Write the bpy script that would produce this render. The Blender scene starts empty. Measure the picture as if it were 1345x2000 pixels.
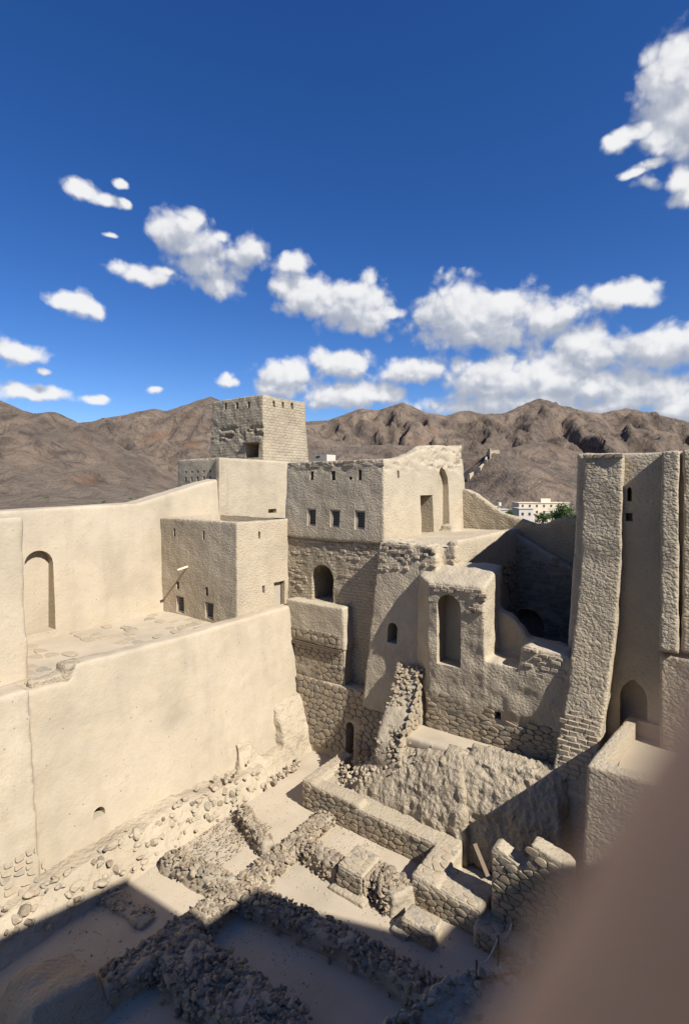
import bpy, bmesh, math, random
import numpy as np
from mathutils import Vector, Matrix, Euler

random.seed(7)
rng = np.random.default_rng(7)
SC = bpy.context.scene
COL = SC.collection

# ------------------------------------------------------------------ camera
F, HOR, CX = 1000.0, 950.0, 672.5            # focal length in photo pixels, horizon row, middle column
cam_d = bpy.data.cameras.new('camera')
cam = bpy.data.objects.new('camera', cam_d)
COL.objects.link(cam)
cam.location = (0, 0, 0)
cam.rotation_euler = (math.radians(90), 0, 0)
cam_d.sensor_fit = 'VERTICAL'
cam_d.sensor_height = 36.0
cam_d.lens = 18.0
cam_d.shift_y = -0.025
cam_d.clip_start = 0.002
cam_d.clip_end = 20000
cam_d.dof.use_dof = True
cam_d.dof.focus_distance = 22.0
cam_d.dof.aperture_fstop = 4.6
SC.camera = cam

# plan axes of the fort: E1 runs away along the long rampart, E2 runs right and towards the viewer
E1 = Vector((0.588, 0.8089)); E2 = Vector((0.8089, -0.588))
SUN = (1.0 * E2 - 0.19 * E1)
SUN = Vector((SUN.x, SUN.y, 0.95)).normalized()
SUN_EL = math.asin(SUN.z)
SUN_AZ = math.atan2(SUN.x, SUN.y)

# ------------------------------------------------------------------ node helpers
class NT:
    def __init__(s, tree):
        s.t = tree; s.n = tree.nodes; s.l = tree.links
    def new(s, typ, **kw):
        n = s.n.new(typ)
        for k, v in kw.items():
            setattr(n, k, v)
        return n
    def put(s, sock, v):
        if hasattr(v, 'is_linked') or isinstance(v, bpy.types.NodeSocket):
            s.l.new(v, sock)
        else:
            sock.default_value = v
    def math(s, op, a, b=0.0, c=0.0, clamp=False):
        n = s.n.new('ShaderNodeMath'); n.operation = op; n.use_clamp = clamp
        s.put(n.inputs[0], a); s.put(n.inputs[1], b)
        if len(n.inputs) > 2: s.put(n.inputs[2], c)
        return n.outputs[0]
    def vec(s, op, a, b=None, c=None):
        n = s.n.new('ShaderNodeVectorMath'); n.operation = op
        s.put(n.inputs[0], a)
        if b is not None: s.put(n.inputs[1], b)
        if c is not None: s.put(n.inputs[2], c)
        return n
    def noise(s, vec, scale, detail=4.0, rough=0.55, dist=0.0):
        n = s.n.new('ShaderNodeTexNoise')
        n.inputs['Scale'].default_value = scale; n.inputs['Detail'].default_value = detail
        n.inputs['Roughness'].default_value = rough; n.inputs['Distortion'].default_value = dist
        if vec is not None: s.l.new(vec, n.inputs['Vector'])
        return n
    def smooth(s, x, lo, hi, a=0.0, b=1.0):
        n = s.n.new('ShaderNodeMapRange'); n.interpolation_type = 'SMOOTHSTEP'
        s.put(n.inputs['Value'], x)
        n.inputs['From Min'].default_value = lo; n.inputs['From Max'].default_value = hi
        n.inputs['To Min'].default_value = a; n.inputs['To Max'].default_value = b
        return n.outputs['Result']
    def ramp(s, fac, stops, interp='LINEAR'):
        n = s.n.new('ShaderNodeValToRGB'); n.color_ramp.interpolation = interp
        e = n.color_ramp.elements
        while len(e) < len(stops): e.new(0.5)
        for el, (p, c) in zip(e, stops):
            el.position = p; el.color = (c[0], c[1], c[2], 1)
        s.l.new(fac, n.inputs[0])
        return n.outputs[0]
    def mix(s, fac, a, b, mode='MIX'):
        n = s.n.new('ShaderNodeMix'); n.data_type = 'RGBA'; n.blend_type = mode
        s.put(n.inputs[0], fac)
        for sock, v in ((n.inputs[6], a), (n.inputs[7], b)):
            if isinstance(v, tuple): sock.default_value = (v[0], v[1], v[2], 1)
            else: s.l.new(v, sock)
        return n.outputs[2]

# ------------------------------------------------------------------ world: sky and clouds
world = bpy.data.worlds.new('World'); SC.world = world; world.use_nodes = True
wt = NT(world.node_tree); wt.n.clear()
sky = wt.new('ShaderNodeTexSky', sky_type='NISHITA')
sky.sun_disc = False
sky.sun_elevation = SUN_EL
sky.sun_rotation = SUN_AZ
sky.altitude = 1200; sky.air_density = 1.0; sky.dust_density = 0.25; sky.ozone_density = 4.0
hs = wt.new('ShaderNodeHueSaturation'); hs.inputs['Saturation'].default_value = 1.27
hs.inputs['Hue'].default_value = 0.513; hs.inputs['Value'].default_value = 1.0
wt.l.new(sky.outputs[0], hs.inputs['Color'])
bg_sky = wt.new('ShaderNodeBackground'); bg_sky.inputs['Strength'].default_value = 0.081
wt.l.new(hs.outputs[0], bg_sky.inputs['Color'])

# cumulus clouds: (x, y, rx, ry) lobes by bearing and height above the horizon
LOBES = [
 (160,372,30,17),(205,390,34,11),(150,362,22,14),(243,397,18,6),(238,358,14,6),
 (330,450,48,30),(355,440,38,28),(385,480,62,38),(410,520,70,42),(455,500,58,38),(490,490,34,30),(430,560,38,18),(430,460,22,14),
 (285,540,48,17),(232,520,24,12),(325,533,24,8),(255,535,20,14),
 (150,597,42,18),(120,592,26,12),(178,604,22,12),
 (35,692,52,18),(10,685,30,18),(93,728,14,5),(60,768,70,12),(115,770,28,12),(188,777,22,7),(300,762,13,5),(215,460,12,5),
 (572,520,26,18),(548,560,24,26),(600,580,52,34),(650,595,72,38),(700,600,56,40),(690,570,40,26),(750,615,44,14),(720,630,50,16),
 (840,610,42,46),(890,615,76,50),(880,590,54,32),(970,620,100,50),(990,590,50,26),(1060,625,80,38),(1110,610,48,24),(940,650,130,20),
 (1185,585,48,24),(1235,578,44,17),(1265,570,14,8),
 (1140,672,52,36),(1200,685,110,36),(1290,680,90,38),(1340,670,60,30),(1150,700,60,22),
 (668,710,52,24),(700,708,28,18),(640,712,26,14),
 (775,725,44,20),(830,720,48,22),(800,735,60,14),
 (449,745,23,10),(443,736,14,9),(552,742,50,30),(570,730,34,22),(530,755,30,16),
 (690,775,84,24),(740,772,46,18),(640,785,46,18),
 (930,745,64,40),(1000,750,100,44),(960,725,56,24),(1080,740,90,34),(1160,750,90,36),(1240,770,100,36),(1320,790,70,28),(1000,790,200,22),(1200,795,180,20),
 (1320,150,60,70),(1340,110,28,34),(1290,160,40,34),(1345,220,55,70),(1310,265,44,26),(1400,180,80,110),
 (1200,285,26,14),(1215,262,20,12),(1235,258,26,9),(1265,240,22,9),(1190,280,16,8),
 (1325,350,34,28),(1345,385,50,20),(1262,360,24,16),(1240,340,26,7),(1270,322,26,8),(1400,350,60,40),
 (1480,640,110,34),(1560,720,120,40),(1520,480,80,36),(-90,640,80,26),(-160,560,70,30),(-120,450,60,22),
]
tc = wt.new('ShaderNodeTexCoord')
dirv = wt.vec('NORMALIZE', tc.outputs['Generated']).outputs[0]
sx = wt.new('ShaderNodeSeparateXYZ'); wt.l.new(dirv, sx.inputs[0])
az = wt.math('ARCTAN2', sx.outputs[0], sx.outputs[1])
hyp = wt.math('SQRT', wt.math('ADD', wt.math('MULTIPLY', sx.outputs[0], sx.outputs[0]), wt.math('MULTIPLY', sx.outputs[1], sx.outputs[1])))
el = wt.math('ARCTAN2', sx.outputs[2], hyp)
cmb = wt.new('ShaderNodeCombineXYZ'); wt.l.new(az, cmb.inputs[0]); wt.l.new(el, cmb.inputs[1])
warp = wt.noise(dirv, 11.0, 4.0, 0.55)
wv = wt.vec('SUBTRACT', warp.outputs['Color'], (0.5, 0.5, 0.5)).outputs[0]
coord = wt.vec('MULTIPLY_ADD', wv, (0.050, 0.034, 0.0), cmb.outputs[0]).outputs[0]
def cloud_field(tree, vec_sock):
    acc = None
    for (x, y, rx, ry) in LOBES:
        u = (x - CX) / F; v = (HOR - y) / F
        a0 = math.atan(u); h = math.sqrt(1 + u * u); e0 = math.atan2(v, h)
        ra = 1.12 * rx / F * math.cos(a0) ** 2 + 0.002
        re = 1.12 * ry / F * math.cos(e0) ** 2 / h + 0.002
        n = tree.vec('MULTIPLY_ADD', vec_sock, (1 / ra, 1 / re, 0.0), (-a0 / ra, -e0 / re, 0.0))
        d = tree.vec('LENGTH', n.outputs[0]).outputs['Value']
        acc = d if acc is None else tree.math('SMOOTH_MIN', acc, d, 0.32)
    return acc
grp = bpy.data.node_groups.new('cloud_field', 'ShaderNodeTree')
grp.interface.new_socket('Vector', in_out='INPUT', socket_type='NodeSocketVector')
grp.interface.new_socket('Value', in_out='OUTPUT', socket_type='NodeSocketFloat')
gt = NT(grp); gi = gt.new('NodeGroupInput'); go = gt.new('NodeGroupOutput')
gt.l.new(cloud_field(gt, gi.outputs[0]), go.inputs[0])
def field(vec_sock):
    n = wt.new('ShaderNodeGroup'); n.node_tree = grp; wt.l.new(vec_sock, n.inputs[0]); return n.outputs[0]
fine = wt.noise(dirv, 15.0, 5.0, 0.52)
def puffs(off):
    n = wt.new('ShaderNodeTexVoronoi', feature='F1'); n.inputs['Scale'].default_value = 30.0; n.inputs['Detail'].default_value = 1.6; n.inputs['Roughness'].default_value = 0.5
    v_ = wt.vec('MULTIPLY_ADD', wv, (0.05, 0.05, 0.05), dirv).outputs[0]
    wt.l.new(wt.vec('ADD', v_, off).outputs[0], n.inputs['Vector']); return n.outputs['Distance']
puff0 = puffs((0, 0, 0)); puff1 = puffs((0.006, -0.003, 0.010))
fine2 = wt.noise(wt.vec('ADD', dirv, (0.010, -0.004, 0.014)).outputs[0], 17.0, 6.0, 0.58)
d0 = field(coord)
d1 = field(wt.vec('ADD', coord, (0.008, 0.028, 0)).outputs[0])
# the rest of the sky, beyond the bearings in view, carries the same kind of scattered cumulus
far = wt.noise(wt.vec('MULTIPLY', dirv, (1.0, 1.0, 2.2)).outputs[0], 3.6, 5.0, 0.5)
side = wt.smooth(wt.math('ABSOLUTE', az), 0.72, 0.92)
band = wt.math('MULTIPLY', wt.smooth(el, 0.02, 0.12), wt.smooth(el, 0.95, 0.55))
extra = wt.math('MULTIPLY', wt.math('MULTIPLY', wt.smooth(far.outputs['Fac'], 0.56, 0.66), side), band)
dens = wt.math('ADD', wt.math('SUBTRACT', 1.41, d0), wt.math('MULTIPLY', wt.math('SUBTRACT', fine.outputs['Fac'], 0.5), 1.7))
dens = wt.math('ADD', dens, wt.math('MULTIPLY', wt.math('SUBTRACT', 0.45, puff0), 0.6))
alpha = wt.math('MAXIMUM', wt.smooth(dens, -0.08, 0.66), extra)
lit = wt.math('ADD', wt.math('MULTIPLY', wt.math('SUBTRACT', d1, d0), 0.75),
              wt.math('MULTIPLY', wt.math('SUBTRACT', fine.outputs['Fac'], fine2.outputs['Fac']), 1.0))
lit = wt.math('ADD', lit, wt.math('MULTIPLY', wt.math('SUBTRACT', puff1, puff0), 0.55))
shade = wt.smooth(lit, -0.40, 0.85)
ccol = wt.ramp(shade, [(0.0, (0.44, 0.48, 0.57)), (0.35, (0.60, 0.63, 0.70)), (0.7, (0.84, 0.85, 0.88)), (1.0, (0.97, 0.97, 0.97))])
bg_c = wt.new('ShaderNodeBackground'); bg_c.inputs['Strength'].default_value = 0.59
wt.l.new(ccol, bg_c.inputs['Color'])
mixs = wt.new('ShaderNodeMixShader')
wt.l.new(wt.math('MULTIPLY', alpha, 0.97), mixs.inputs[0]); wt.l.new(bg_sky.outputs[0], mixs.inputs[1]); wt.l.new(bg_c.outputs[0], mixs.inputs[2])
wo = wt.new('ShaderNodeOutputWorld'); wt.l.new(mixs.outputs[0], wo.inputs[0])
world.cycles.sampling_method = 'NONE'

# ------------------------------------------------------------------ sun and exposure
sd = bpy.data.lights.new('sun', 'SUN'); sd.energy = 5.0; sd.angle = math.radians(0.53); sd.color = (1.0, 0.965, 0.91)
sun = bpy.data.objects.new('sun', sd); COL.objects.link(sun)
sun.rotation_euler = (-SUN).to_track_quat('-Z', 'Y').to_euler()
sun.location = (20, -20, 30)
SC.view_settings.view_transform = 'Standard'; SC.view_settings.look = 'None'
SC.view_settings.exposure = 0.68; SC.view_settings.gamma = 1.0; SC.view_settings.use_curve_mapping = False
SC.render.engine = 'CYCLES'
SC.cycles.use_denoising = True
SC.cycles.max_bounces = 6; SC.cycles.diffuse_bounces = 3; SC.cycles.glossy_bounces = 2
SC.cycles.transmission_bounces = 2; SC.cycles.transparent_max_bounces = 6
SC.cycles.caustics_reflective = False; SC.cycles.caustics_refractive = False

# ------------------------------------------------------------------ plan / pixel geometry
def W(a, b, z): return Vector((E1.x * a + E2.x * b, E1.y * a + E2.y * b, z))
def toab(X, Y): return (E1.x * X + E1.y * Y, E2.x * X + E2.y * Y)
def pz(x, y, z):
    Y = -z * F / (y - HOR); X = (x - CX) / F * Y
    return toab(X, Y) + (z,)
def pa(x, y, a):
    u = (x - CX) / F; Y = a / (E1.x * u + E1.y)
    return toab(u * Y, Y) + ((HOR - y) / F * Y,)
def pb(x, y, b):
    u = (x - CX) / F; Y = b / (E2.x * u + E2.y)
    return toab(u * Y, Y) + ((HOR - y) / F * Y,)

# ------------------------------------------------------------------ numpy noise
def _hash(ix, iy, iz, seed):
    h = (ix.astype(np.int64) * 374761393 + iy.astype(np.int64) * 668265263 + iz.astype(np.int64) * 1274126177 + seed * 974634777) & 0xFFFFFFFF
    h = ((h ^ (h >> 13)) * 1274126177) & 0xFFFFFFFF
    h = (h ^ (h >> 16)) & 0xFFFFFFFF
    return h.astype(np.float64) / 4294967295.0 * 2 - 1
def vnoise(p, seed=0):
    i = np.floor(p); f = p - i; f = f * f * f * (f * (f * 6 - 15) + 10); i = i.astype(np.int64)
    out = 0
    for dx in (0, 1):
        for dy in (0, 1):
            for dz in (0, 1):
                w = (f[:, 0] if dx else 1 - f[:, 0]) * (f[:, 1] if dy else 1 - f[:, 1]) * (f[:, 2] if dz else 1 - f[:, 2])
                out = out + w * _hash(i[:, 0] + dx, i[:, 1] + dy, i[:, 2] + dz, seed)
    return out
def fbm(p, octaves=3, seed=0, gain=0.5, ridged=False):
    s = 0; amp = 1; tot = 0
    for o in range(octaves):
        n = vnoise(p * (2.03 ** o) + o * 17.3, seed + o)
        if ridged: n = 1 - 2 * np.abs(n)
        s = s + amp * n; tot += amp; amp *= gain
    return s / tot

# ------------------------------------------------------------------ materials
M = {}
def new_mat(name):
    m = bpy.data.materials.new(name); m.use_nodes = True
    t = NT(m.node_tree); t.n.clear()
    out = t.new('ShaderNodeOutputMaterial'); b = t.new('ShaderNodeBsdfPrincipled')
    b.inputs['Roughness'].default_value = 0.95
    b.inputs['Specular IOR Level'].default_value = 0.12
    t.l.new(b.outputs[0], out.inputs['Surface'])
    M[name] = m
    return t, b
def bump(t, b, height, strength, dist):
    n = t.new('ShaderNodeBump'); n.inputs['Strength'].default_value = strength; n.inputs['Distance'].default_value = dist
    t.l.new(height, n.inputs['Height']); t.l.new(n.outputs[0], b.inputs['Normal'])

ALB = 0.735
def plaster(name, col, lump=6.5, dist=0.05, strength=0.9, cell=0.45, streak=0.25, brick=None, pit=0.0):
    col = (col[0] * ALB * 0.97, col[1] * ALB * 0.98, col[2] * ALB * 0.97)
    t, b = new_mat(name)
    tcn = t.new('ShaderNodeNewGeometry'); P = tcn.outputs['Position']
    big = t.noise(P, 0.35, 3.0, 0.6); mid = t.noise(P, 2.1, 4.0, 0.65); fin = t.noise(P, 24.0, 2.0, 0.7)
    sp = t.vec('MULTIPLY', P, (1.4, 1.4, 0.18)).outputs[0]; st = t.noise(sp, 1.0, 4.0, 0.6)
    d = tuple(c * 0.80 for c in col); l = tuple(min(1, c * 1.10) for c in col); w = (col[0] * 0.98, col[1] * 0.93, col[2] * 0.84)
    c0 = t.ramp(big.outputs['Fac'], [(0.3, d), (0.5, col), (0.72, l)])
    c1 = t.mix(t.math('MULTIPLY', t.smooth(mid.outputs['Fac'], 0.42, 0.75), 0.5), c0, w)
    c2 = t.mix(t.math('MULTIPLY', t.smooth(st.outputs['Fac'], 0.45, 0.75), streak), c1, tuple(c * 0.72 for c in col))
    c3 = t.mix(t.math('MULTIPLY', t.smooth(fin.outputs['Fac'], 0.50, 0.80), 0.35), c2, tuple(c * 0.66 for c in col))
    if pit:
        pv = t.new('ShaderNodeTexVoronoi', feature='F1'); pv.inputs['Scale'].default_value = 2.6; t.l.new(P, pv.inputs['Vector'])
        c3 = t.mix(t.math('MULTIPLY', t.smooth(pv.outputs['Distance'], 0.085, 0.045), pit), c3, tuple(c * 0.42 for c in col))
        ck = t.noise(t.vec('MULTIPLY', P, (1.0, 1.0, 0.6)).outputs[0], 0.9, 4.0, 0.6, 0.6)
        line = t.smooth(t.math('ABSOLUTE', t.math('SUBTRACT', ck.outputs['Fac'], 0.5)), 0.0045, 0.0)
        c3 = t.mix(t.math('MULTIPLY', t.math('MULTIPLY', line, t.smooth(big.outputs['Fac'], 0.46, 0.6)), 0.35), c3, tuple(c * 0.5 for c in col))
    t.l.new(c3, b.inputs['Base Color'])
    # relief: hand-thrown lumps of mud
    dn = t.noise(P, lump * 0.7, 2.0, 0.5)
    dv = t.vec('MULTIPLY_ADD', t.vec('SUBTRACT', dn.outputs['Color'], (0.5, 0.5, 0.5)).outputs[0], (0.16, 0.16, 0.16), P).outputs[0]
    vo = t.new('ShaderNodeTexVoronoi', feature='F1'); vo.inputs['Scale'].default_value = lump
    t.l.new(t.vec('MULTIPLY', dv, (1.0, 1.0, 1.35)).outputs[0], vo.inputs['Vector'])
    ln = t.noise(P, lump * 1.1, 3.0, 0.6)
    h = t.math('ADD', t.math('MULTIPLY', t.math('SUBTRACT', 0.6, t.math('MULTIPLY', vo.outputs['Distance'], vo.outputs['Distance'])), cell), t.math('MULTIPLY', ln.outputs['Fac'], 1.0))
    h = t.math('ADD', h, t.math('MULTIPLY', fin.outputs['Fac'], 0.22))
    if brick:
        # flat mud-brick coursing: horizontal distance along the wall and height
        sxn = t.new('ShaderNodeSeparateXYZ'); t.l.new(P, sxn.inputs[0])
        al = t.math('ADD', t.math('MULTIPLY', sxn.outputs[0], E2.x + E1.x), t.math('MULTIPLY', sxn.outputs[1], E2.y + E1.y))
        cb = t.new('ShaderNodeCombineXYZ')
        wn = t.noise(P, 1.3, 3.0, 0.5); wob = t.math('MULTIPLY', t.math('SUBTRACT', wn.outputs['Fac'], 0.5), 0.22)
        t.l.new(t.math('ADD', al, wob), cb.inputs[0]); t.l.new(t.math('ADD', sxn.outputs[2], t.math('MULTIPLY', wob, 0.45)), cb.inputs[1])
        br = t.new('ShaderNodeTexBrick'); br.inputs['Scale'].default_value = 1.0
        br.inputs['Brick Width'].default_value = brick[0]; br.inputs['Row Height'].default_value = brick[1]
        br.inputs['Mortar Size'].default_value = brick[1] * 0.16; br.inputs['Mortar Smooth'].default_value = 0.6
        br.inputs['Color1'].default_value = (1, 1, 1, 1); br.inputs['Color2'].default_value = (0.55, 0.55, 0.55, 1); br.inputs['Mortar'].default_value = (0, 0, 0, 1)
        t.l.new(cb.outputs[0], br.inputs['Vector'])
        worn = t.smooth(mid.outputs['Fac'], 0.40, 0.60)
        bw = t.new('ShaderNodeRGBToBW'); t.l.new(br.outputs['Color'], bw.inputs[0])
        h = t.math('ADD', h, t.math('MULTIPLY', t.math('MULTIPLY', bw.outputs[0], t.math('SUBTRACT', 1.2, t.math('MULTIPLY', worn, 0.7))), brick[2]))
    bump(t, b, h, strength, dist)
    return M[name]

CP = (0.56, 0.465, 0.338)
plaster('plaster', CP, 10.0, 0.034, 1.0, cell=0.5, pit=0.5)
plaster('plaster_coarse', (0.52, 0.43, 0.31), 9.0, 0.042, 1.0, cell=0.8)
plaster('plaster_smooth', (0.565, 0.47, 0.345), 7.0, 0.026, 0.7, cell=0.15, streak=0.34, pit=0.8)
plaster('mud_brick', (0.515, 0.425, 0.305), 9.0, 0.05, 1.0, brick=(0.36, 0.15, 1.2))
plaster('mud_brick_tower', (0.515, 0.425, 0.305), 9.0, 0.036, 1.0, cell=0.2, brick=(0.42, 0.21, 1.6))
plaster('earth', (0.50, 0.41, 0.295), 8.0, 0.085, 1.0, cell=0.25)
plaster('earth_pale', (0.545, 0.45, 0.325), 6.0, 0.06, 0.9, cell=0.6)
plaster('rubble_earth', (0.475, 0.395, 0.29), 8.0, 0.035, 1.0, cell=0.25)
plaster('floor_earth', (0.585, 0.485, 0.36), 2.5, 0.012, 0.5, cell=0.1, streak=0.0)
plaster('mortar', (0.52, 0.43, 0.31), 10.0, 0.04, 0.9)

def stone_mat(name, stops, dust, dust_amt, sc=7.0, tint=(1.12, 1.08, 1.0)):
    stops = [(p_, (q_[0] * ALB * tint[0], q_[1] * ALB * tint[1], q_[2] * ALB * tint[2])) for p_, q_ in stops]; dust = (dust[0] * ALB, dust[1] * ALB * 0.98, dust[2] * ALB * 0.90)
    t, b = new_mat(name)
    g = t.new('ShaderNodeNewGeometry'); P = g.outputs['Position']
    oi = t.new('ShaderNodeObjectInfo')
    r = t.math('FRACT', t.math('ADD', oi.outputs['Random'], g.outputs['Random Per Island']))
    c = t.ramp(r, stops, 'LINEAR')
    n = t.noise(P, sc, 5.0, 0.65); f = t.noise(P, 40.0, 3.0, 0.6)
    c = t.mix(t.math('MULTIPLY', t.smooth(n.outputs['Fac'], 0.38, 0.68), dust_amt), c, dust)
    c = t.mix(t.math('MULTIPLY', t.smooth(f.outputs['Fac'], 0.45, 0.75), 0.35), c, (0.16, 0.13, 0.10))
    t.l.new(c, b.inputs['Base Color'])
    b.inputs['Roughness'].default_value = 0.9
    bump(t, b, t.math('ADD', n.outputs['Fac'], t.math('MULTIPLY', f.outputs['Fac'], 0.4)), 0.8, 0.03)
TAN = (0.50, 0.415, 0.305)
stone_mat('masonry_stone', [(0, (0.30, 0.25, 0.185)), (0.25, (0.40, 0.325, 0.23)), (0.5, (0.25, 0.235, 0.205)), (0.75, (0.44, 0.355, 0.25)), (1, (0.36, 0.30, 0.22))], TAN, 0.72)
stone_mat('rubble_stone', [(0, (0.15, 0.14, 0.125)), (0.22, (0.33, 0.26, 0.19)), (0.45, (0.20, 0.195, 0.185)), (0.62, (0.37, 0.285, 0.20)), (0.8, (0.13, 0.125, 0.12)), (0.93, (0.40, 0.34, 0.27)), (1, (0.24, 0.19, 0.15))], (0.48, 0.40, 0.295), 0.5, 5.0, (1.15, 1.06, 0.92))
stone_mat('buried_stone', [(0, (0.40, 0.35, 0.28)), (0.5, (0.47, 0.385, 0.285)), (0.8, (0.33, 0.31, 0.27)), (1, (0.30, 0.285, 0.25))], (0.56, 0.465, 0.345), 0.85, 5.0)
stone_mat('brick_piece', [(0, (0.50, 0.415, 0.30)), (0.5, (0.535, 0.445, 0.325)), (1, (0.48, 0.39, 0.28))], (0.52, 0.43, 0.31), 0.6, 7.0, (1.0, 1.0, 1.0))

def simple(name, col, rough=0.8, var=0.2, sc=30):
    t, b = new_mat(name)
    g = t.new('ShaderNodeNewGeometry'); n = t.noise(g.outputs['Position'], sc, 4.0, 0.6)
    t.l.new(t.ramp(n.outputs['Fac'], [(0.3, tuple(c * (1 - var) for c in col)), (0.7, tuple(min(1, c * (1 + var)) for c in col))]), b.inputs['Base Color'])
    b.inputs['Roughness'].default_value = rough
    return t, b
simple('wood', (0.13, 0.095, 0.065)); simple('grey_wood', (0.36, 0.31, 0.245)); simple('iron', (0.16, 0.14, 0.12), 0.6)
simple('spout', (0.62, 0.52, 0.36)); simple('town_wall', (0.62, 0.52, 0.38), 0.9, 0.08, 0.3); simple('town_white', (0.50, 0.455, 0.38), 0.9, 0.06, 0.3)
simple('dark_pane', (0.04, 0.045, 0.05), 0.3); simple('rope', (0.55, 0.52, 0.47)); simple('cloth', (0.05, 0.06, 0.09), 0.9, 0.3, 300)
simple('leaf', (0.055, 0.10, 0.028), 0.7, 0.5, 0.7); simple('bark', (0.16, 0.12, 0.085)); simple('plank_wood', (0.16, 0.12, 0.085))
t_, b_ = simple('skin', (0.95, 0.50, 0.25), 0.55, 0.08, 400); b_.inputs['Subsurface Weight'].default_value = 0.15; b_.inputs['Subsurface Scale'].default_value = 0.004
simple('nail', (0.62, 0.38, 0.31), 0.35, 0.05, 300)

# ------------------------------------------------------------------ object helpers
def root(name, label, cat, loc=(0, 0, 0), group=None):
    o = bpy.data.objects.new(name, None); COL.objects.link(o); o.location = loc
    o.empty_display_size = 0.3
    o['label'] = label; o['category'] = cat
    if group: o['group'] = group
    return o
def link(name, me, mat, parent=None, loc=(0, 0, 0)):
    o = bpy.data.objects.new(name, me); COL.objects.link(o); o.location = loc
    if mat is not None and not me.materials: me.materials.append(M[mat] if isinstance(mat, str) else mat)
    if parent is not None: o.parent = parent
    return o
def rootloc(p):
    """world position of a parent that is not rotated (itself perhaps a child)"""
    v = Vector((0, 0, 0))
    while p is not None:
        v += Vector(p.location); p = p.parent
    return v
def mesh_from(vs, fs, origin=Vector((0, 0, 0)), smooth=False):
    me = bpy.data.meshes.new('m')
    me.from_pydata([tuple(Vector(v) - origin) for v in vs], [], fs)
    me.update()
    if smooth: me.shade_smooth()
    return me

class Soup:
    """closed pieces collected into one mesh"""
    def __init__(s): s.v = []; s.f = []
    def hexa(s, bot, top):
        """bottom ring and top ring of (a,b,z)"""
        n = len(bot); k = len(s.v)
        s.v += [W(*p) for p in bot] + [W(*p) for p in top]
        s.f.append(tuple(k + i for i in range(n))[::-1]); s.f.append(tuple(k + n + i for i in range(n)))
        for i in range(n):
            j = (i + 1) % n
            s.f.append((k + i, k + j, k + n + j, k + n + i))
        return s
    def box(s, a0, a1, b0, b1, z0, z1, fa=0.0, ba=0.0, lb=0.0, rb=0.0):
        """fa: how far the top of the near face leans back; ba far face; lb/rb left and right faces"""
        bot = [(a0, b0, z0), (a0, b1, z0), (a1, b1, z0), (a1, b0, z0)]
        top = [(a0 + fa, b0 + lb, z1), (a0 + fa, b1 - rb, z1), (a1 - ba, b1 - rb, z1), (a1 - ba, b0 + lb, z1)]
        return s.hexa(bot, top)
    def sheetB(s, prof, a0, a1, lean=0.0, zb=None):
        """polygon of (b,z), extruded between planes a0 and a1; near face leans back with height"""
        zb = min(p[1] for p in prof) if zb is None else zb
        return s.hexa([(a0 + lean * (z - zb), b, z) for b, z in prof], [(a1, b, z) for b, z in prof])
    def sheetA(s, prof, b0, b1, lean=0.0, zb=None):
        """polygon of (a,z); b1 is the face seen, leaning back (towards -b) with height"""
        zb = min(p[1] for p in prof) if zb is None else zb
        return s.hexa([(a, b0, z) for a, z in prof], [(a, b1 - lean * (z - zb), z) for a, z in prof])
    def mesh(s, origin=Vector((0, 0, 0))):
        me = mesh_from(s.v, s.f, origin)
        bm = bmesh.new(); bm.from_mesh(me); bmesh.ops.recalc_face_normals(bm, faces=bm.faces); bm.to_mesh(me); bm.free()
        return me

def arch(w, h, kind='round', n=10):
    """outline (s,t), base centre at the origin"""
    r = w / 2
    if kind == 'rect': return [(-r, 0), (r, 0), (r, h), (-r, h)]
    pts = [(-r, 0), (r, 0)]
    if kind == 'round':
        for i in range(n + 1):
            th = math.pi * i / n; pts.append((r * math.cos(th), h - r + r * math.sin(th)))
    else:
        R = w * 0.95; hh = math.sqrt(R * R - (R - r) ** 2)
        th1 = math.asin(hh / R)
        for i in range(n + 1):
            th = th1 * i / n; pts.append((r - R + R * math.cos(th), h - hh + R * math.sin(th)))
        for i in range(n - 1, -1, -1):
            th = th1 * i / n; pts.append((-(r - R + R * math.cos(th)), h - hh + R * math.sin(th)))
    return pts
def cutB(s, bc, z0, w, h, a0, a1, kind='round'):
    o = arch(w, h, kind); s.sheetB([(bc + p, z0 + q) for p, q in o], a0, a1)
def cutA(s, ac, z0, w, h, b0, b1, kind='round'):
    o = arch(w, h, kind); s.sheetA([(ac + p, z0 + q) for p, q in o], b0, b1)

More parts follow.
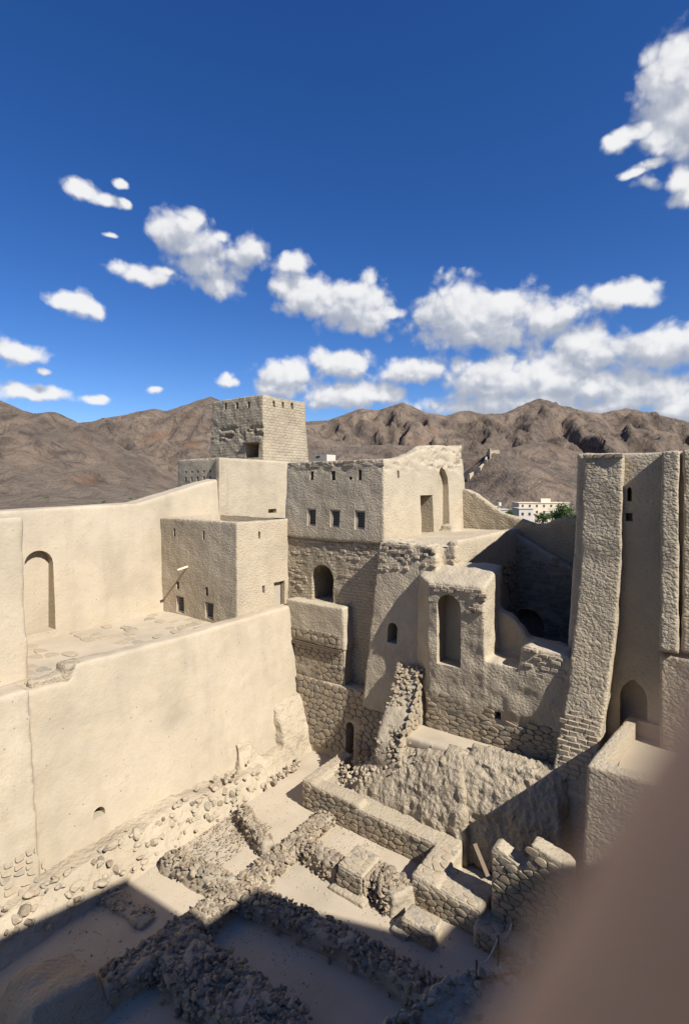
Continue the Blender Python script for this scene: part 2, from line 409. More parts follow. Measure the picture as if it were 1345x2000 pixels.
def apply_mod(me, setup):
    o = bpy.data.objects.new('tmp', me); COL.objects.link(o)
    extra = setup(o) or []
    dg = bpy.context.evaluated_depsgraph_get(); dg.update()
    ev = o.evaluated_get(dg)
    out = bpy.data.meshes.new_from_object(ev)
    bpy.data.objects.remove(o)
    for e in extra: bpy.data.objects.remove(e)
    return out
def displace(me, origin, terms, fn=None):
    n = len(me.vertices); co = np.empty(n * 3); me.vertices.foreach_get('co', co); co = co.reshape(-1, 3)
    no = np.empty(n * 3); me.vertex_normals.foreach_get('vector', no); no = no.reshape(-1, 3)
    p = co + np.array(origin)
    d = np.zeros(n)
    for (sc, amp, octv, seed) in terms: d += amp * fbm(p * sc, octv, seed)
    if fn is not None: d += fn(p, no)
    co = co + no * d[:, None]
    me.vertices.foreach_set('co', co.ravel()); me.update()
def solid(name, soup, mat, parent, voxel=0.09, disp=((0.45, 0.05, 2, 1), (1.8, 0.035, 2, 5)), cut=None, fn=None, smooth_it=2):
    """union of the pieces as one hand-plastered mass, then openings cut out of it"""
    org = rootloc(parent)
    me = soup.mesh(org)
    def rm(o):
        m = o.modifiers.new('r', 'REMESH'); m.mode = 'VOXEL'; m.voxel_size = voxel; m.adaptivity = 0.0
        if smooth_it:
            q = o.modifiers.new('s', 'SMOOTH'); q.iterations = smooth_it; q.factor = 0.5
    me = apply_mod(me, rm)
    displace(me, org, disp, fn)
    if cut is not None and cut.v:
        cm = cut.mesh(org)
        def bl(o):
            c = bpy.data.objects.new('cut', cm); COL.objects.link(c)
            m = o.modifiers.new('b', 'BOOLEAN'); m.operation = 'DIFFERENCE'; m.object = c
            try: m.solver = 'MANIFOLD'
            except Exception: m.solver = 'EXACT'
            return [c]
        me = apply_mod(me, bl)
    me.materials.clear()
    me.shade_smooth()
    try: me.set_sharp_from_angle(angle=math.radians(50))
    except Exception: pass
    return link(name, me, mat, parent)

def boxmesh(name, mat, parent, pieces, smooth=False):
    """joined boxes: each (a0,a1,b0,b1,z0,z1)"""
    s = Soup()
    for p in pieces: s.box(*p)
    return link(name, s.mesh(rootloc(parent)), mat, parent)

# ---- stone masonry: irregular cells on a face, each its own stone
def voronoi_cells(w, h, sw, sh, seed):
    r = random.Random(seed); seeds = []; row = 0; y = -sh
    while y < h + sh:
        x = -sw * (1.0 + 0.5 * (row % 2))
        while x < w + sw:
            seeds.append((x + r.uniform(-0.34, 0.34) * sw, y + r.uniform(-0.30, 0.30) * sh)); x += sw * r.uniform(0.7, 1.35)
        y += sh * r.uniform(0.85, 1.15); row += 1
    k = sw / sh; arr = np.array([(x, y * k) for x, y in seeds]); out = []
    for i, (x, y) in enumerate(arr):
        if not (-0.15 * sw < x < w + 0.15 * sw and -0.15 * sw < y < h * k + 0.15 * sw): continue
        d = ((arr - arr[i]) ** 2).sum(1); nb = np.argsort(d)[1:15]
        poly = [(max(0, x - sw), max(0, y - sw)), (min(w, x + sw), max(0, y - sw)), (min(w, x + sw), min(h * k, y + sw)), (max(0, x - sw), min(h * k, y + sw))]
        for j in nb:
            mx, my = (arr[j] + arr[i]) / 2; nx, ny = arr[j] - arr[i]
            q = []
            for a in range(len(poly)):
                p1, p2 = poly[a], poly[(a + 1) % len(poly)]
                d1 = (p1[0] - mx) * nx + (p1[1] - my) * ny; d2 = (p2[0] - mx) * nx + (p2[1] - my) * ny
                if d1 <= 0: q.append(p1)
                if (d1 < 0) != (d2 < 0) and d1 != d2:
                    t = d1 / (d1 - d2); q.append((p1[0] + t * (p2[0] - p1[0]), p1[1] + t * (p2[1] - p1[1])))
            poly = q
            if len(poly) < 3: break
        if len(poly) < 3: continue
        out.append([(px, py / k) for px, py in poly])
    return out
def stone_piece(poly, place, nrm, proud, gap, r):
    cx = sum(p[0] for p in poly) / len(poly); cy = sum(p[1] for p in poly) / len(poly)
    size = max(0.02, math.sqrt(max((p[0] - cx) ** 2 + (p[1] - cy) ** 2 for p in poly)))
    # soften the corners
    sp = []
    n = len(poly)
    for i in range(n):
        p, q = poly[i], poly[(i + 1) % n]
        if math.hypot(q[0] - p[0], q[1] - p[1]) > 0.35 * size and n < 9:
            sp.append((p[0] * 0.76 + q[0] * 0.24, p[1] * 0.76 + q[1] * 0.24)); sp.append((p[0] * 0.24 + q[0] * 0.76, p[1] * 0.24 + q[1] * 0.76))
        else: sp.append(((p[0] + q[0]) / 2, (p[1] + q[1]) / 2))
    n = len(sp); vs = []
    tilt = (r.uniform(-0.5, 0.5), r.uniform(-0.5, 0.5))
    for k, lift in ((1 - gap / size, -0.02), (1 - gap / size - 0.05, proud * 0.75), (0.76, proud)):
        for (x, y) in sp:
            dx, dy = x - cx, y - cy
            l = lift * (1 + 0.5 * (tilt[0] * dx + tilt[1] * dy) / size) if lift > 0 else lift
            l += r.uniform(-0.12, 0.12) * proud if lift > 0 else 0
            vs.append(place(cx + dx * k, cy + dy * k) + nrm * l)
    fs = []
    for ring in range(2):
        for i in range(n):
            j = (i + 1) % n; fs.append((ring * n + i, ring * n + j, ring * n + n + j, ring * n + n + i))
    fs.append(tuple(2 * n + i for i in range(n)))
    return vs, fs
def stones(parent, place, nrm, w, h, sw, sh, mat='masonry_stone', proud=0.05, gap=0.02, seed=1, keep=None, limit=300, drop=0.0):
    """lay stones over a w x h face; place(s,t) gives world positions"""
    r = random.Random(seed); org = rootloc(parent); rest_v = []; rest_f = []; made = 0
    cells = voronoi_cells(w, h, sw, sh, seed)
    p00 = place(0, 0); flip = (place(w, 0) - p00).cross(place(0, h) - p00).dot(nrm) < 0
    for poly in cells:
        cx = sum(p[0] for p in poly) / len(poly); cy = sum(p[1] for p in poly) / len(poly)
        if keep and not keep(cx, cy): continue
        if r.random() < drop: continue
        vs, fs = stone_piece(poly, place, nrm, proud * 0.30 * r.uniform(0.2, 1.9), gap, r)
        if flip: fs = [f[::-1] for f in fs]
        if made < limit:
            c = sum(vs, Vector()) / len(vs)
            me = mesh_from(vs, fs, c, True); me.set_sharp_from_angle(angle=math.radians(28))
            link('stone', me, mat, parent, c - org); made += 1
        else:
            k = len(rest_v); rest_v += vs; rest_f += [tuple(i + k for i in f) for f in fs]
    if rest_v:
        o = link('stonework', mesh_from(rest_v, rest_f, org, True), mat, parent); o['kind'] = 'stuff'
def stonesB(parent, a, b0, b1, z0, z1, sw=0.36, sh=0.24, lean=0.0, **kw):
    stones(parent, lambda s, t: W(a + lean * t, b0 + s, z0 + t), Vector((-E1.x, -E1.y, 0)), b1 - b0, z1 - z0, sw, sh, **kw)
def stonesA(parent, b, a0, a1, z0, z1, sw=0.36, sh=0.24, lean=0.0, **kw):
    stones(parent, lambda s, t: W(a0 + s, b - lean * t, z0 + t), Vector((E2.x, E2.y, 0)), a1 - a0, z1 - z0, sw, sh, **kw)
def stonesT(parent, a0, a1, b0, b1, z, sw=0.36, sh=0.30, slope=None, **kw):
    zf = slope if slope else (lambda a, b: z)
    stones(parent, lambda s, t: W(a0 + t, b0 + s, zf(a0 + t, b0 + s)), Vector((0, 0, 1)), b1 - b0, a1 - a0, sw, sh, **kw)

# ---- loose rocks: a dozen shared meshes
ROCKS = {}
def rock_mesh(i, mat):
    key = (i, mat)
    if key not in ROCKS:
        bm = bmesh.new(); bmesh.ops.create_icosphere(bm, subdivisions=2, radius=0.5)
        r = random.Random(100 + i)
        sc = Vector((r.uniform(0.9, 1.25), r.uniform(0.7, 1.0), r.uniform(0.5, 0.8)))
        cuts = [(Vector((r.gauss(0, 1), r.gauss(0, 1), r.gauss(0, 1))).normalized(), r.uniform(0.24, 0.40)) for _ in range(9)]
        for v in bm.verts:
            for nrm, d in cuts:
                e = v.co.dot(nrm) - d
                if e > 0: v.co -= nrm * e * 0.96
            v.co = Vector((v.co.x * sc.x, v.co.y * sc.y, v.co.z * sc.z)) * (1 + r.uniform(-0.05, 0.05))
        me = bpy.data.meshes.new('rock'); bm.to_mesh(me); bm.free(); me.shade_smooth(); me.set_sharp_from_angle(angle=math.radians(14))
        me.materials.append(M[mat]); ROCKS[key] = me
    return ROCKS[key]
def rock(parent, p, size, r, mat='rubble_stone', flat=False):
    o = bpy.data.objects.new('stone', rock_mesh(r.randrange(12), mat)); COL.objects.link(o)
    o.parent = parent; o.location = Vector(p) - rootloc(parent)
    o.rotation_euler = (r.uniform(-0.5, 0.5), r.uniform(-0.5, 0.5), r.uniform(0, 6.28)) if not flat else (r.uniform(-0.15, 0.15), r.uniform(-0.15, 0.15), r.uniform(0, 6.28))
    s = size; o.scale = (s * r.uniform(0.85, 1.2), s * r.uniform(0.85, 1.2), s * r.uniform(0.8, 1.1))
    return o
# ---- mud bricks, a few shared worn shapes
BRICKS = []
def brick_meshes():
    for i in range(6):
        r = random.Random(300 + i); bm = bmesh.new(); bmesh.ops.create_cube(bm, size=1.0)
        for v in bm.verts: v.co += Vector((r.uniform(-.07, .07), r.uniform(-.08, .08), r.uniform(-.10, .10)))
        bmesh.ops.bevel(bm, geom=list(bm.edges), offset=0.09, segments=1, affect='EDGES')
        me = bpy.data.meshes.new('brick'); bm.to_mesh(me); bm.free(); me.materials.append(M['brick_piece']); BRICKS.append(me)
brick_meshes()
ANG_B = math.atan2(E2.y, E2.x)      # local x along E2
ANG_A = math.atan2(E1.y, E1.x)
def bricksB(parent, afun, b0, b1, z0, z1, bw=0.34, bh=0.145, proud=0.05, seed=1, keepf=1.0, fade=0.0, inside=None, axis='B'):
    """courses of bricks standing proud of a face; afun(b,z) gives the face plane"""
    r = random.Random(seed); org = rootloc(parent); z = z0; row = 0; n = 0
    while z < z1 - bh * 0.5:
        b = b0 + (bw * 0.5 if row % 2 else 0) + r.uniform(-0.05, 0.05)
        while b < b1 - bw * 0.3 and n < 290:
            w = bw * r.uniform(0.75, 1.12)
            t = (z - z0) / max(0.01, z1 - z0)
            if r.random() < keepf * (1 - fade * (1 - t)) and (inside is None or inside(b + w / 2, z + bh / 2)):
                o = bpy.data.objects.new('brick', BRICKS[r.randrange(6)]); COL.objects.link(o); o.parent = parent
                dp = 0.22; a = afun(b + w / 2, z) - proud * r.uniform(0.2, 1.3) + dp / 2
                pos = W(a, b + w / 2, z + bh / 2) if axis == 'B' else W(b + w / 2, a, z + bh / 2)
                if axis == 'A': pos = W(b + w / 2, afun(b + w / 2, z) + proud * r.uniform(0.2, 1.3) - dp / 2, z + bh / 2)
                o.location = pos - org
                o.rotation_euler = (r.uniform(-.05, .05), r.uniform(-.07, .07), (ANG_B if axis == 'B' else ANG_A) + r.uniform(-.08, .08))
                o.scale = (w * 0.96, dp, bh * r.uniform(0.82, 0.97)); n += 1
            b += w
        z += bh; row += 1

# ================================================================== TERRAIN
def terrain():
    def ridge(pts, Y): 
        out = []
        for p in pts:
            x, y = p[0], p[1]; yy = p[2] if len(p) > 2 else Y
            out.append(((x - CX) / F * yy, yy, (HOR - y) / F * yy))
        return np.array(out)
    R = [
     (ridge([(-900, 700), (-500, 742), (-200, 752), (0, 778), (40, 797), (70, 806), (110, 803), (150, 822), (200, 850), (260, 885), (330, 925), (400, 965)], 1000), 430),
     (ridge([(60, 840), (180, 823), (230, 813), (300, 798), (325, 803), (360, 792), (412, 774), (450, 790), (500, 812), (560, 835), (640, 860)], 1700), 620),
     (ridge([(420, 835), (560, 826), (600, 822), (645, 820), (705, 797), (738, 801), (786, 786), (830, 804), (868, 811), (905, 801), (945, 808), (985, 806),
             (1020, 790), (1052, 777), (1085, 790), (1112, 795), (1145, 803), (1172, 806), (1224, 796), (1260, 806), (1292, 812), (1345, 826), (1500, 822), (1700, 800), (2100, 815)], 2100), 800),
     (ridge([(820, 990), (880, 948), (905, 925), (935, 900), (956, 881), (985, 886), (1010, 893), (1060, 908), (1115, 926), (1180, 950), (1260, 985)], 640), 150),
     (ridge([(1010, 870), (1060, 862), (1120, 880), (1180, 890), (1300, 900), (1500, 905)], 1250), 330),
     (ridge([(600, 880), (680, 872), (760, 868), (820, 872), (900, 880)], 1400), 360),
    ]
    xs = np.arange(-2600, 2601, 11.0); ys = np.arange(-260, 3001, 11.0)
    X, Y = np.meshgrid(xs, ys); p = np.stack([X.ravel(), Y.ravel(), np.zeros(X.size)], 1)
    rr = np.hypot(p[:, 0], p[:, 1])
    base = np.where(rr < 70, -15.0, -15 - 9 * np.clip((rr - 70) / 120, 0, 1)) + 0.6 * fbm(p * 0.02, 3, 9)
    h = base.copy()
    wx = p.copy(); wx[:, 0] += 60 * fbm(p * 0.004, 3, 31); wx[:, 1] += 60 * fbm(p * 0.004, 3, 47)
    spur = fbm(wx * np.array([0.0115, 0.0062, 1]), 5, 3, 0.52, True); spur2 = fbm(wx * np.array([0.032, 0.017, 1]), 5, 12, 0.55, True); rough = fbm(p * 0.06, 3, 21)
    for pts, width in R:
        best = np.full(len(p), 1e9); ch = np.zeros(len(p))
        for q in range(len(pts) - 1):
            a, b = pts[q], pts[q + 1]; d = b[:2] - a[:2]; t = np.clip(((p[:, :2] - a[:2]) @ d) / (d @ d), 0, 1)
            dist = np.hypot(p[:, 0] - a[0] - t * d[0], p[:, 1] - a[1] - t * d[1]); m = dist < best
            best = np.where(m, dist, best); ch = np.where(m, a[2] + t * (b[2] - a[2]), ch)
        t = np.clip(best / width, 0, 1); H = ch - base
        g = (1 - t) ** 1.3
        env = np.clip(4 * t * (1 - t), 0, 1) * (1 - 0.35 * t)
        hh = base + H * g + H * 0.30 * env * (spur - 0.12) + H * 0.040 * np.minimum(1, 0.22 + 2.2 * t) * (1 - t) * spur2 + 1.6 * rough * (1 - t)
        h = np.maximum(h, np.where(t < 1, hh, base))
    nx, ny = len(xs), len(ys)
    V = np.stack([p[:, 0], p[:, 1], h], 1)
    i = np.arange(nx * ny).reshape(ny, nx); q = np.stack([i[:-1, :-1].ravel(), i[:-1, 1:].ravel(), i[1:, 1:].ravel(), i[1:, :-1].ravel()], 1)
    me = bpy.data.meshes.new('terrain')
    me.from_pydata(V.tolist(), [], q.tolist()); me.update(); me.shade_smooth()
    t, b = new_mat('mountain')
    g = t.new('ShaderNodeNewGeometry'); P = g.outputs['Position']
    n1 = t.noise(P, 0.006, 6.0, 0.6, 0.6); n2 = t.noise(P, 0.028, 7.0, 0.72, 0.8); n3 = t.noise(P, 0.22, 4.0, 0.7)
    nr = t.noise(P, 0.011, 5.0, 0.6)
    c = t.ramp(n1.outputs['Fac'], [(0.32, (0.145, 0.11, 0.086)), (0.5, (0.215, 0.162, 0.118)), (0.68, (0.28, 0.208, 0.148))])
    c = t.mix(t.math('MULTIPLY', t.smooth(n2.outputs['Fac'], 0.46, 0.64), 0.75), c, (0.075, 0.062, 0.056))
    c = t.mix(t.math('MULTIPLY', t.smooth(nr.outputs['Fac'], 0.56, 0.72), 0.55), c, (0.22, 0.115, 0.068))
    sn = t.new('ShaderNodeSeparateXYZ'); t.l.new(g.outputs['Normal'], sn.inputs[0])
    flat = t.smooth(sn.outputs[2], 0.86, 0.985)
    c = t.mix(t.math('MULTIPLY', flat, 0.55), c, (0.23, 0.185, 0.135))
    c = t.mix(t.math('MULTIPLY', t.smooth(n3.outputs['Fac'], 0.50, 0.72), 0.45), c, (0.06, 0.052, 0.046))
    t.l.new(c, b.inputs['Base Color'])
    bump(t, b, t.math('ADD', t.math('MULTIPLY', n2.outputs['Fac'], 1.0), t.math('MULTIPLY', n3.outputs['Fac'], 0.35)), 1.0, 20.0)
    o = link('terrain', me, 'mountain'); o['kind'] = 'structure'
    return (xs, ys, h.reshape(ny, nx))
TER = terrain()
def ground_z(X, Y):
    xs, ys, h = TER
    i = int(np.clip(round((X - xs[0]) / 11.0), 0, len(xs) - 1)); j = int(np.clip(round((Y - ys[0]) / 11.0), 0, len(ys) - 1))
    return float(h[j, i])

# ================================================================== COURTYARD GROUND
FZ = -12.5
def grid_sheet(name, a0, a1, b0, b1, z, step, amp, mat, zf=None):
    as_ = np.arange(a0, a1 + 1e-6, step); bs = np.arange(b0, b1 + 1e-6, step)
    A, B = np.meshgrid(as_, bs); p = np.stack([A.ravel(), B.ravel(), np.zeros(A.size)], 1)
    zz = z + amp * fbm(p * 0.6, 3, 5) + amp * 0.35 * fbm(p * 3.0, 2, 8)
    if zf is not None: zz = zz + zf(p)
    V = [tuple(W(p[k, 0], p[k, 1], zz[k])) for k in range(len(p))]
    n, m = len(as_), len(bs); i = np.arange(n * m).reshape(m, n)
    q = np.stack([i[:-1, :-1].ravel(), i[1:, :-1].ravel(), i[1:, 1:].ravel(), i[:-1, 1:].ravel()], 1)
    me = bpy.data.meshes.new(name); me.from_pydata(V, [], q.tolist()); me.update(); me.shade_smooth()
    return link(name, me, mat)
gr = grid_sheet('courtyard_ground', 0.0, 20.5, -18.5, 2.0, FZ, 0.2, 0.035, 'floor_earth'); gr['kind'] = 'structure'

# ---- helpers that read a place on a face from the survey (photo) rows and columns
def spotB(x, y, wpx, hpx, a):
    A, b, z = pa(x, y, a); u = (x - CX) / F; Y = a / (E1.x * u + E1.y)
    return b, z, wpx / F * Y / (E2.x - u * E2.y), hpx / F * Y
def spotA(x, y, wpx, hpx, b0):
    a, b, z = pb(x, y, b0); u = (x - CX) / F; Y = b0 / (E2.x * u + E2.y)
    return a, z, wpx / F * Y / (E1.x - u * E1.y), hpx / F * Y
def openB(cut, x, y0, y1, wpx, a, depth, kind='rect'):
    """opening with its sill at row y1 and head at row y0"""
    b, z, w, h = spotB(x, y1, wpx, y1 - y0, a)
    cutB(cut, b, z, w, h, a - 0.9, a + depth, kind); return b, z, w, h
def openA(cut, x, y0, y1, wpx, b0, depth, kind='rect'):
    a, z, w, h = spotA(x, y1, wpx, y1 - y0, b0)
    cutA(cut, a, z, w, h, b0 - depth, b0 + 0.9, kind); return a, z, w, h
def window_B(parent, spot, a):
    """timber frame with an iron lattice set in an opening"""
    b, z, w, h = spot; f = 0.085
    win = boxmesh('window', 'grey_wood', parent, [(a, a + .08, b - w / 2, b - w / 2 + f, z, z + h), (a, a + .08, b + w / 2 - f, b + w / 2, z, z + h),
                  (a, a + .08, b - w / 2 + f, b + w / 2 - f, z + h - f, z + h), (a, a + .08, b - w / 2 + f, b + w / 2 - f, z, z + f)])
    bars = []
    for k in range(1, 4): q = b - w / 2 + f + (w - 2 * f) * k / 4; bars.append((a + .03, a + .05, q - .018, q + .018, z + f, z + h - f))
    for k in range(1, 6): q = z + f + (h - 2 * f) * k / 6; bars.append((a + .052, a + .07, b - w / 2 + f, b + w / 2 - f, q - .018, q + .018))
    boxmesh('lattice', 'iron', win, bars)
    boxmesh('shade_backing', 'dark_pane', win, [(a + .25, a + .28, b - w / 2 - .02, b + w / 2 + .02, z - .02, z + h + .02)])  # near-black sheet standing in for the shade inside the window opening

# ================================================================== RAMPART (long plastered wall on the left of the lane)
W1L = 0.153
def w1b(z): return -16.2 - W1L * (z + 12.5)
r = root('rampart_wall', 'long smooth plastered rampart wall below the stone-paved terrace, with a small drain hole', 'wall', W(11, -16.8, -13))
s = Soup()
s.sheetA([(6.9, -13), (19.35, -13), (19.35, -5.95), (13, -5.98), (8.5, -5.93), (8.3, -6.4), (6.9, -6.3)], -17.9, -16.12, W1L, -13)
s.sheetA([(1, -13), (6.95, -13), (6.95, -6.15), (4, -6.2), (1, -6.2)], -17.9, -15.84, W1L, -13)
c = Soup()
openA(c, 193, 1577, 1595, 24, w1b(-10.7), 0.9, 'round')
solid('wall', s, 'plaster_smooth', r, 0.085, ((0.3, 0.06, 2, 1), (1.5, 0.03, 3, 5)), c)
stonesA(r, w1b(-12.4) + 0.34, 3.4, 6.85, -12.4, -9.7, 0.30, 0.20, W1L, mat='buried_stone', proud=0.016, gap=0.05, seed=11,
        keep=lambda s_, t_: t_ < 2.35 + 0.25 * math.sin(s_ * 2.0) - 0.12 * s_, drop=0.15)
stonesA(r, w1b(-12.5) + 0.06, 7.05, 9.6, -12.4, -11.2, 0.28, 0.19, W1L, mat='buried_stone', proud=0.016, gap=0.05, seed=12, keep=lambda s_, t_: t_ < 1.1 - 0.38 * s_, drop=0.2)
# weathered lumps of the broken parapet end
s = Soup(); s.box(8.15, 8.75, -17.75, -17.2, -6.6, -5.86); s.box(7.2, 8.3, -17.7, -17.3, -6.6, -6.12)
solid('parapet_end', s, 'earth', r, 0.06, ((2.5, 0.09, 3, 3),))

# terrace behind the rampart
r = root('terrace', 'pale stone-paved terrace between the rampart and the tall arched wall', 'terrace', W(11, -21, -13))
s = Soup(); s.box(1, 20.3, -24.4, -17.7, -8, -6.55)
solid('floor_slab', s, 'floor_earth', r, 0.16, ((0.5, 0.05, 3, 2),))
stonesT(r, 6.0, 16.2, -23.4, -17.9, -6.53, 0.72, 0.5, mat='buried_stone', proud=0.022, gap=0.07, seed=21, drop=0.6)
s = Soup()
for k in range(26):
    aa = 8.4 + k * 0.38 + random.uniform(-.1, .1)
r2 = random.Random(5)
for k in range(60):
    rock(r, W(r2.uniform(6.5, 12), -17.75 - abs(r2.gauss(0, 0.45)), -6.52), r2.uniform(0.10, 0.28), r2, 'buried_stone', True)

# ================================================================== TALL WALL WITH BLIND ARCH
r = root('curtain_wall', 'tall smooth curtain wall with a tall blind arch, rising towards the brick tower', 'wall', W(12, -24, -13))
tp = [pb(x, y, -24.0) for x, y in ((430, 935), (395, 944), (330, 965), (268, 984), (200, 987), (100, 992), (0, 998))]
s = Soup(); prof = [(1.5, -9), (20.6, -9), (20.6, tp[0][2])] + [(p[0], p[2]) for p in tp[1:]] + [(1.5, -1.0)]
s.sheetA(prof, -25.2, -23.45, 0.09, -6.6)
c = Soup()
x0, x1 = pb(48, 1160, -23.7), pb(104, 1160, -23.7)
cutA(c, (x0[0] + x1[0]) / 2, -6.28, x1[0] - x0[0], 3.5, -24.12, -22.5, 'round')
solid('wall', s, 'plaster_smooth', r, 0.10, ((0.25, 0.09, 2, 3), (1.4, 0.03, 3, 7)), c)
s = Soup(); s.box(1.5, 7.8, -24.5, -18.9, -7.5, -1.05, 0, 0, 0, 0.5)
solid('pier', s, 'plaster_smooth', r, 0.10, ((0.3, 0.08, 2, 4), (1.5, 0.03, 3, 9)))

# ================================================================== LOW HOUSE ON THE TERRACE
r = root('low_house', 'low square mud house on the terrace with two lattice windows and a protruding water spout', 'house', W(18, -20.5, -7))
s = Soup(); s.box(16.15, 20.2, -23.9, -17.85, -7.2, -1.66, 0.06, 0, 0, 0.06)
c = Soup(); c.box(16.62, 19.9, -23.4, -18.25, -2.2, -1.0)
AF = 16.2
w_a = [openB(c, 353, 1164, 1197, 15, AF, 0.6), openB(c, 410, 1176, 1209, 17, AF, 0.6)]
for x, y, w, h in ((348, 1143, 6, 15), (405, 1155, 6, 17), (340, 1040, 4, 16), (398, 1045, 4, 17)): openB(c, x, y - h / 2, y + h / 2, w, AF, 0.45)
for x, y, w, h in ((508, 1045, 4, 15), (514, 1151, 5, 15)): openA(c, x, y - h / 2, y + h / 2, w, -17.88, 0.45, 'round' if y < 1100 else 'rect')
da = openA(c, 546, 1136, 1184, 21, -17.86, 0.5)
solid('wall', s, 'plaster', r, 0.075, ((0.4, 0.05, 2, 11), (1.8, 0.03, 3, 15)), c)
for w in w_a: window_B(r, w, AF + 0.06)
s_ = da; b = -18.12
d = boxmesh('door', 'grey_wood', r, [(s_[0] - s_[2] / 2 + .06, s_[0] + s_[2] / 2 - .06, b - .05, b, s_[1], s_[1] + s_[3] - .06)])
boxmesh('door_frame', 'wood', d, [(s_[0] - s_[2] / 2 - .02, s_[0] - s_[2] / 2 + .06, b - .06, b + .06, s_[1], s_[1] + s_[3]),
        (s_[0] + s_[2] / 2 - .06, s_[0] + s_[2] / 2 + .02, b - .06, b + .06, s_[1], s_[1] + s_[3]), (s_[0] - s_[2] / 2 + .06, s_[0] + s_[2] / 2 - .06, b - .06, b + .06, s_[1] + s_[3] - .06, s_[1] + s_[3])])
A_, b0, z0 = pa(367, 1106, AF)
def tube(pts, rad, n=8):
    vs = []; fs = []
    for i, p in enumerate(pts):
        p = Vector(p); d = (Vector(pts[min(i + 1, len(pts) - 1)]) - Vector(pts[max(i - 1, 0)])).normalized()
        u = d.cross(Vector((0, 0, 1))); u = u.normalized() if u.length > 0.01 else Vector((1, 0, 0)); v = d.cross(u)
        rr = rad[i] if isinstance(rad, (list, tuple)) else rad
        for k in range(n): th = 2 * math.pi * k / n; vs.append(p + u * math.cos(th) * rr + v * math.sin(th) * rr)
    for i in range(len(pts) - 1):
        for k in range(n): fs.append((i * n + k, i * n + (k + 1) % n, i * n + n + (k + 1) % n, i * n + n + k))
    fs.append(tuple(range(n))[::-1]); fs.append(tuple((len(pts) - 1) * n + k for k in range(n)))
    return vs, fs
vs, fs = tube([W(AF + .3, b0, z0 + .03), W(AF - .62, b0, z0 - .12)], 0.06)
link('water_spout', mesh_from(vs, fs, rootloc(r), True), 'spout', r)

# ================================================================== STEPPED BLOCK UNDER THE TOWER
r = root('tower_terrace_house', 'plain plastered block below the brick tower, its brick side pierced by small vents', 'building', W(23, -26, -8))
s = Soup(); s.box(20.35, 27.5, -28.2, -23.95, -8, 1.72, 0.1, 0, 0, 0.12)
c = Soup()
for i in range(5):
    openB(c, 364 + i * 12, 920 - i * .5, 925 - i * .5, 3.5, 20.45, 0.5); openB(c, 364 + i * 12, 932 - i * .6, 941 - i * .6, 3.5, 20.45, 0.5)
openA(c, 533, 994, 1002, 16, -24.0, 0.5)
solid('wall', s, 'plaster', r, 0.10, ((0.35, 0.06, 2, 17), (1.8, 0.03, 3, 15)), c)
bricksB(r, lambda b, z: 20.43 + 0.01 * (z + 8), -28.0, -24.15, 0.35, 1.68, 0.42, 0.17, 0.05, 33, 0.96,
        inside=lambda b, z: z > 1.05)
s = Soup(); s.box(20.2, 20.9, -24.3, -23.85, -3, 1.74)
solid('corner_buttress', s, 'plaster', r, 0.09)

# ================================================================== BRICK TOWER
TA, TB = 26.0, -26.0
r = root('brick_tower', 'tapering mud-brick watch tower with small arched vents and a dark doorway', 'tower', W(28.5, -28.8, 1))
lt, rt = pa(417, 782, TA + .5), pb(595, 782, TB - .4)
lb_, rb_ = pa(406, 893, TA), pb(606, 893, TB)
zt = 6.62
s = Soup(); s.hexa([(TA, lb_[1], 1.0), (TA, TB, 1.0), (rb_[0], TB, 1.0), (rb_[0], lb_[1], 1.0)],
                   [(TA + .35, lt[1] + .05, zt), (TA + .35, TB - .4, zt), (rt[0], TB - .4, zt), (rt[0], lt[1] + .05, zt)])
c = Soup()
c.box(TA + .8, rt[0] - .4, lt[1] + .45, TB - .8, 5.9, 8)
for x, y in ((441, 792), (463, 791), (486, 789)): openB(c, x, y - 5, y + 8, 5, TA + .3, 0.3)
for x, y in ((536, 787), (554, 789), (571, 791)): openA(c, x, y - 5, y + 8, 4.5, TB - .33, 0.32, 'round')
dd = openB(c, 491, 866, 894, 25, TA + .05, 1.6)
def tower_fn(p, no):
    # a ragged, eaten-away band across the near face
    z = p[:, 2]; band = np.exp(-((z - 3.95) / 0.42) ** 2); nn = fbm(p * np.array([1.6, 1.6, 3.2]), 3, 77)
    near = np.clip(-(no[:, 0] * E1.x + no[:, 1] * E1.y) * 2 - .6, 0, 1)
    return -0.26 * band * near * np.clip(nn * 2.2 + 0.15, 0, 1)
solid('wall', s, 'mud_brick_tower', r, 0.085, ((0.5, 0.06, 2, 19), (2.2, 0.04, 2, 15)), c, tower_fn)
boxmesh('lintel', 'wood', r, [(TA - .02, TA + .3, dd[0] - dd[2] / 2 - .2, dd[0] + dd[2] / 2 + .2, dd[1] + dd[3], dd[1] + dd[3] + .1)])

# ================================================================== MAIN HOUSE
BA, BB = 19.7, -12.2
r = root('main_house', 'big two-storey mud house with three lattice windows above a dark arched opening', 'house', W(24, -15, -10))
rr_ = [pb(x, y, BB - .1) for x, y in ((747, 896), (780, 894), (803, 887), (830, 871), (894, 868))]
s = Soup(); s.box(19.62, 29.0, -18.15, -12.05, -2.6, 1.25, 0.18, 0.2, 0.05, 0.16)
s.sheetA([(19.9, -3), (29.2, -3), (28.9, rr_[4][2])] + [(p[0], p[2]) for p in rr_[3:0:-1]] + [(19.9, 1.22)], -12.9, -12.05, 0.05, -3)
c = Soup()
wins = [openB(c, 609, 993, 1027, 17, BA, 0.7), openB(c, 655, 995, 1030, 19, BA, 0.7), openB(c, 703.5, 997, 1034, 20, BA, 0.7)]
for x, y, w, h in ((610, 929, 7, 17), (651, 929, 8, 18), (703, 928, 7, 20), (685, 934, 6, 6)): openB(c, x, y - h / 2, y + h / 2, w, BA + .1, 0.6)
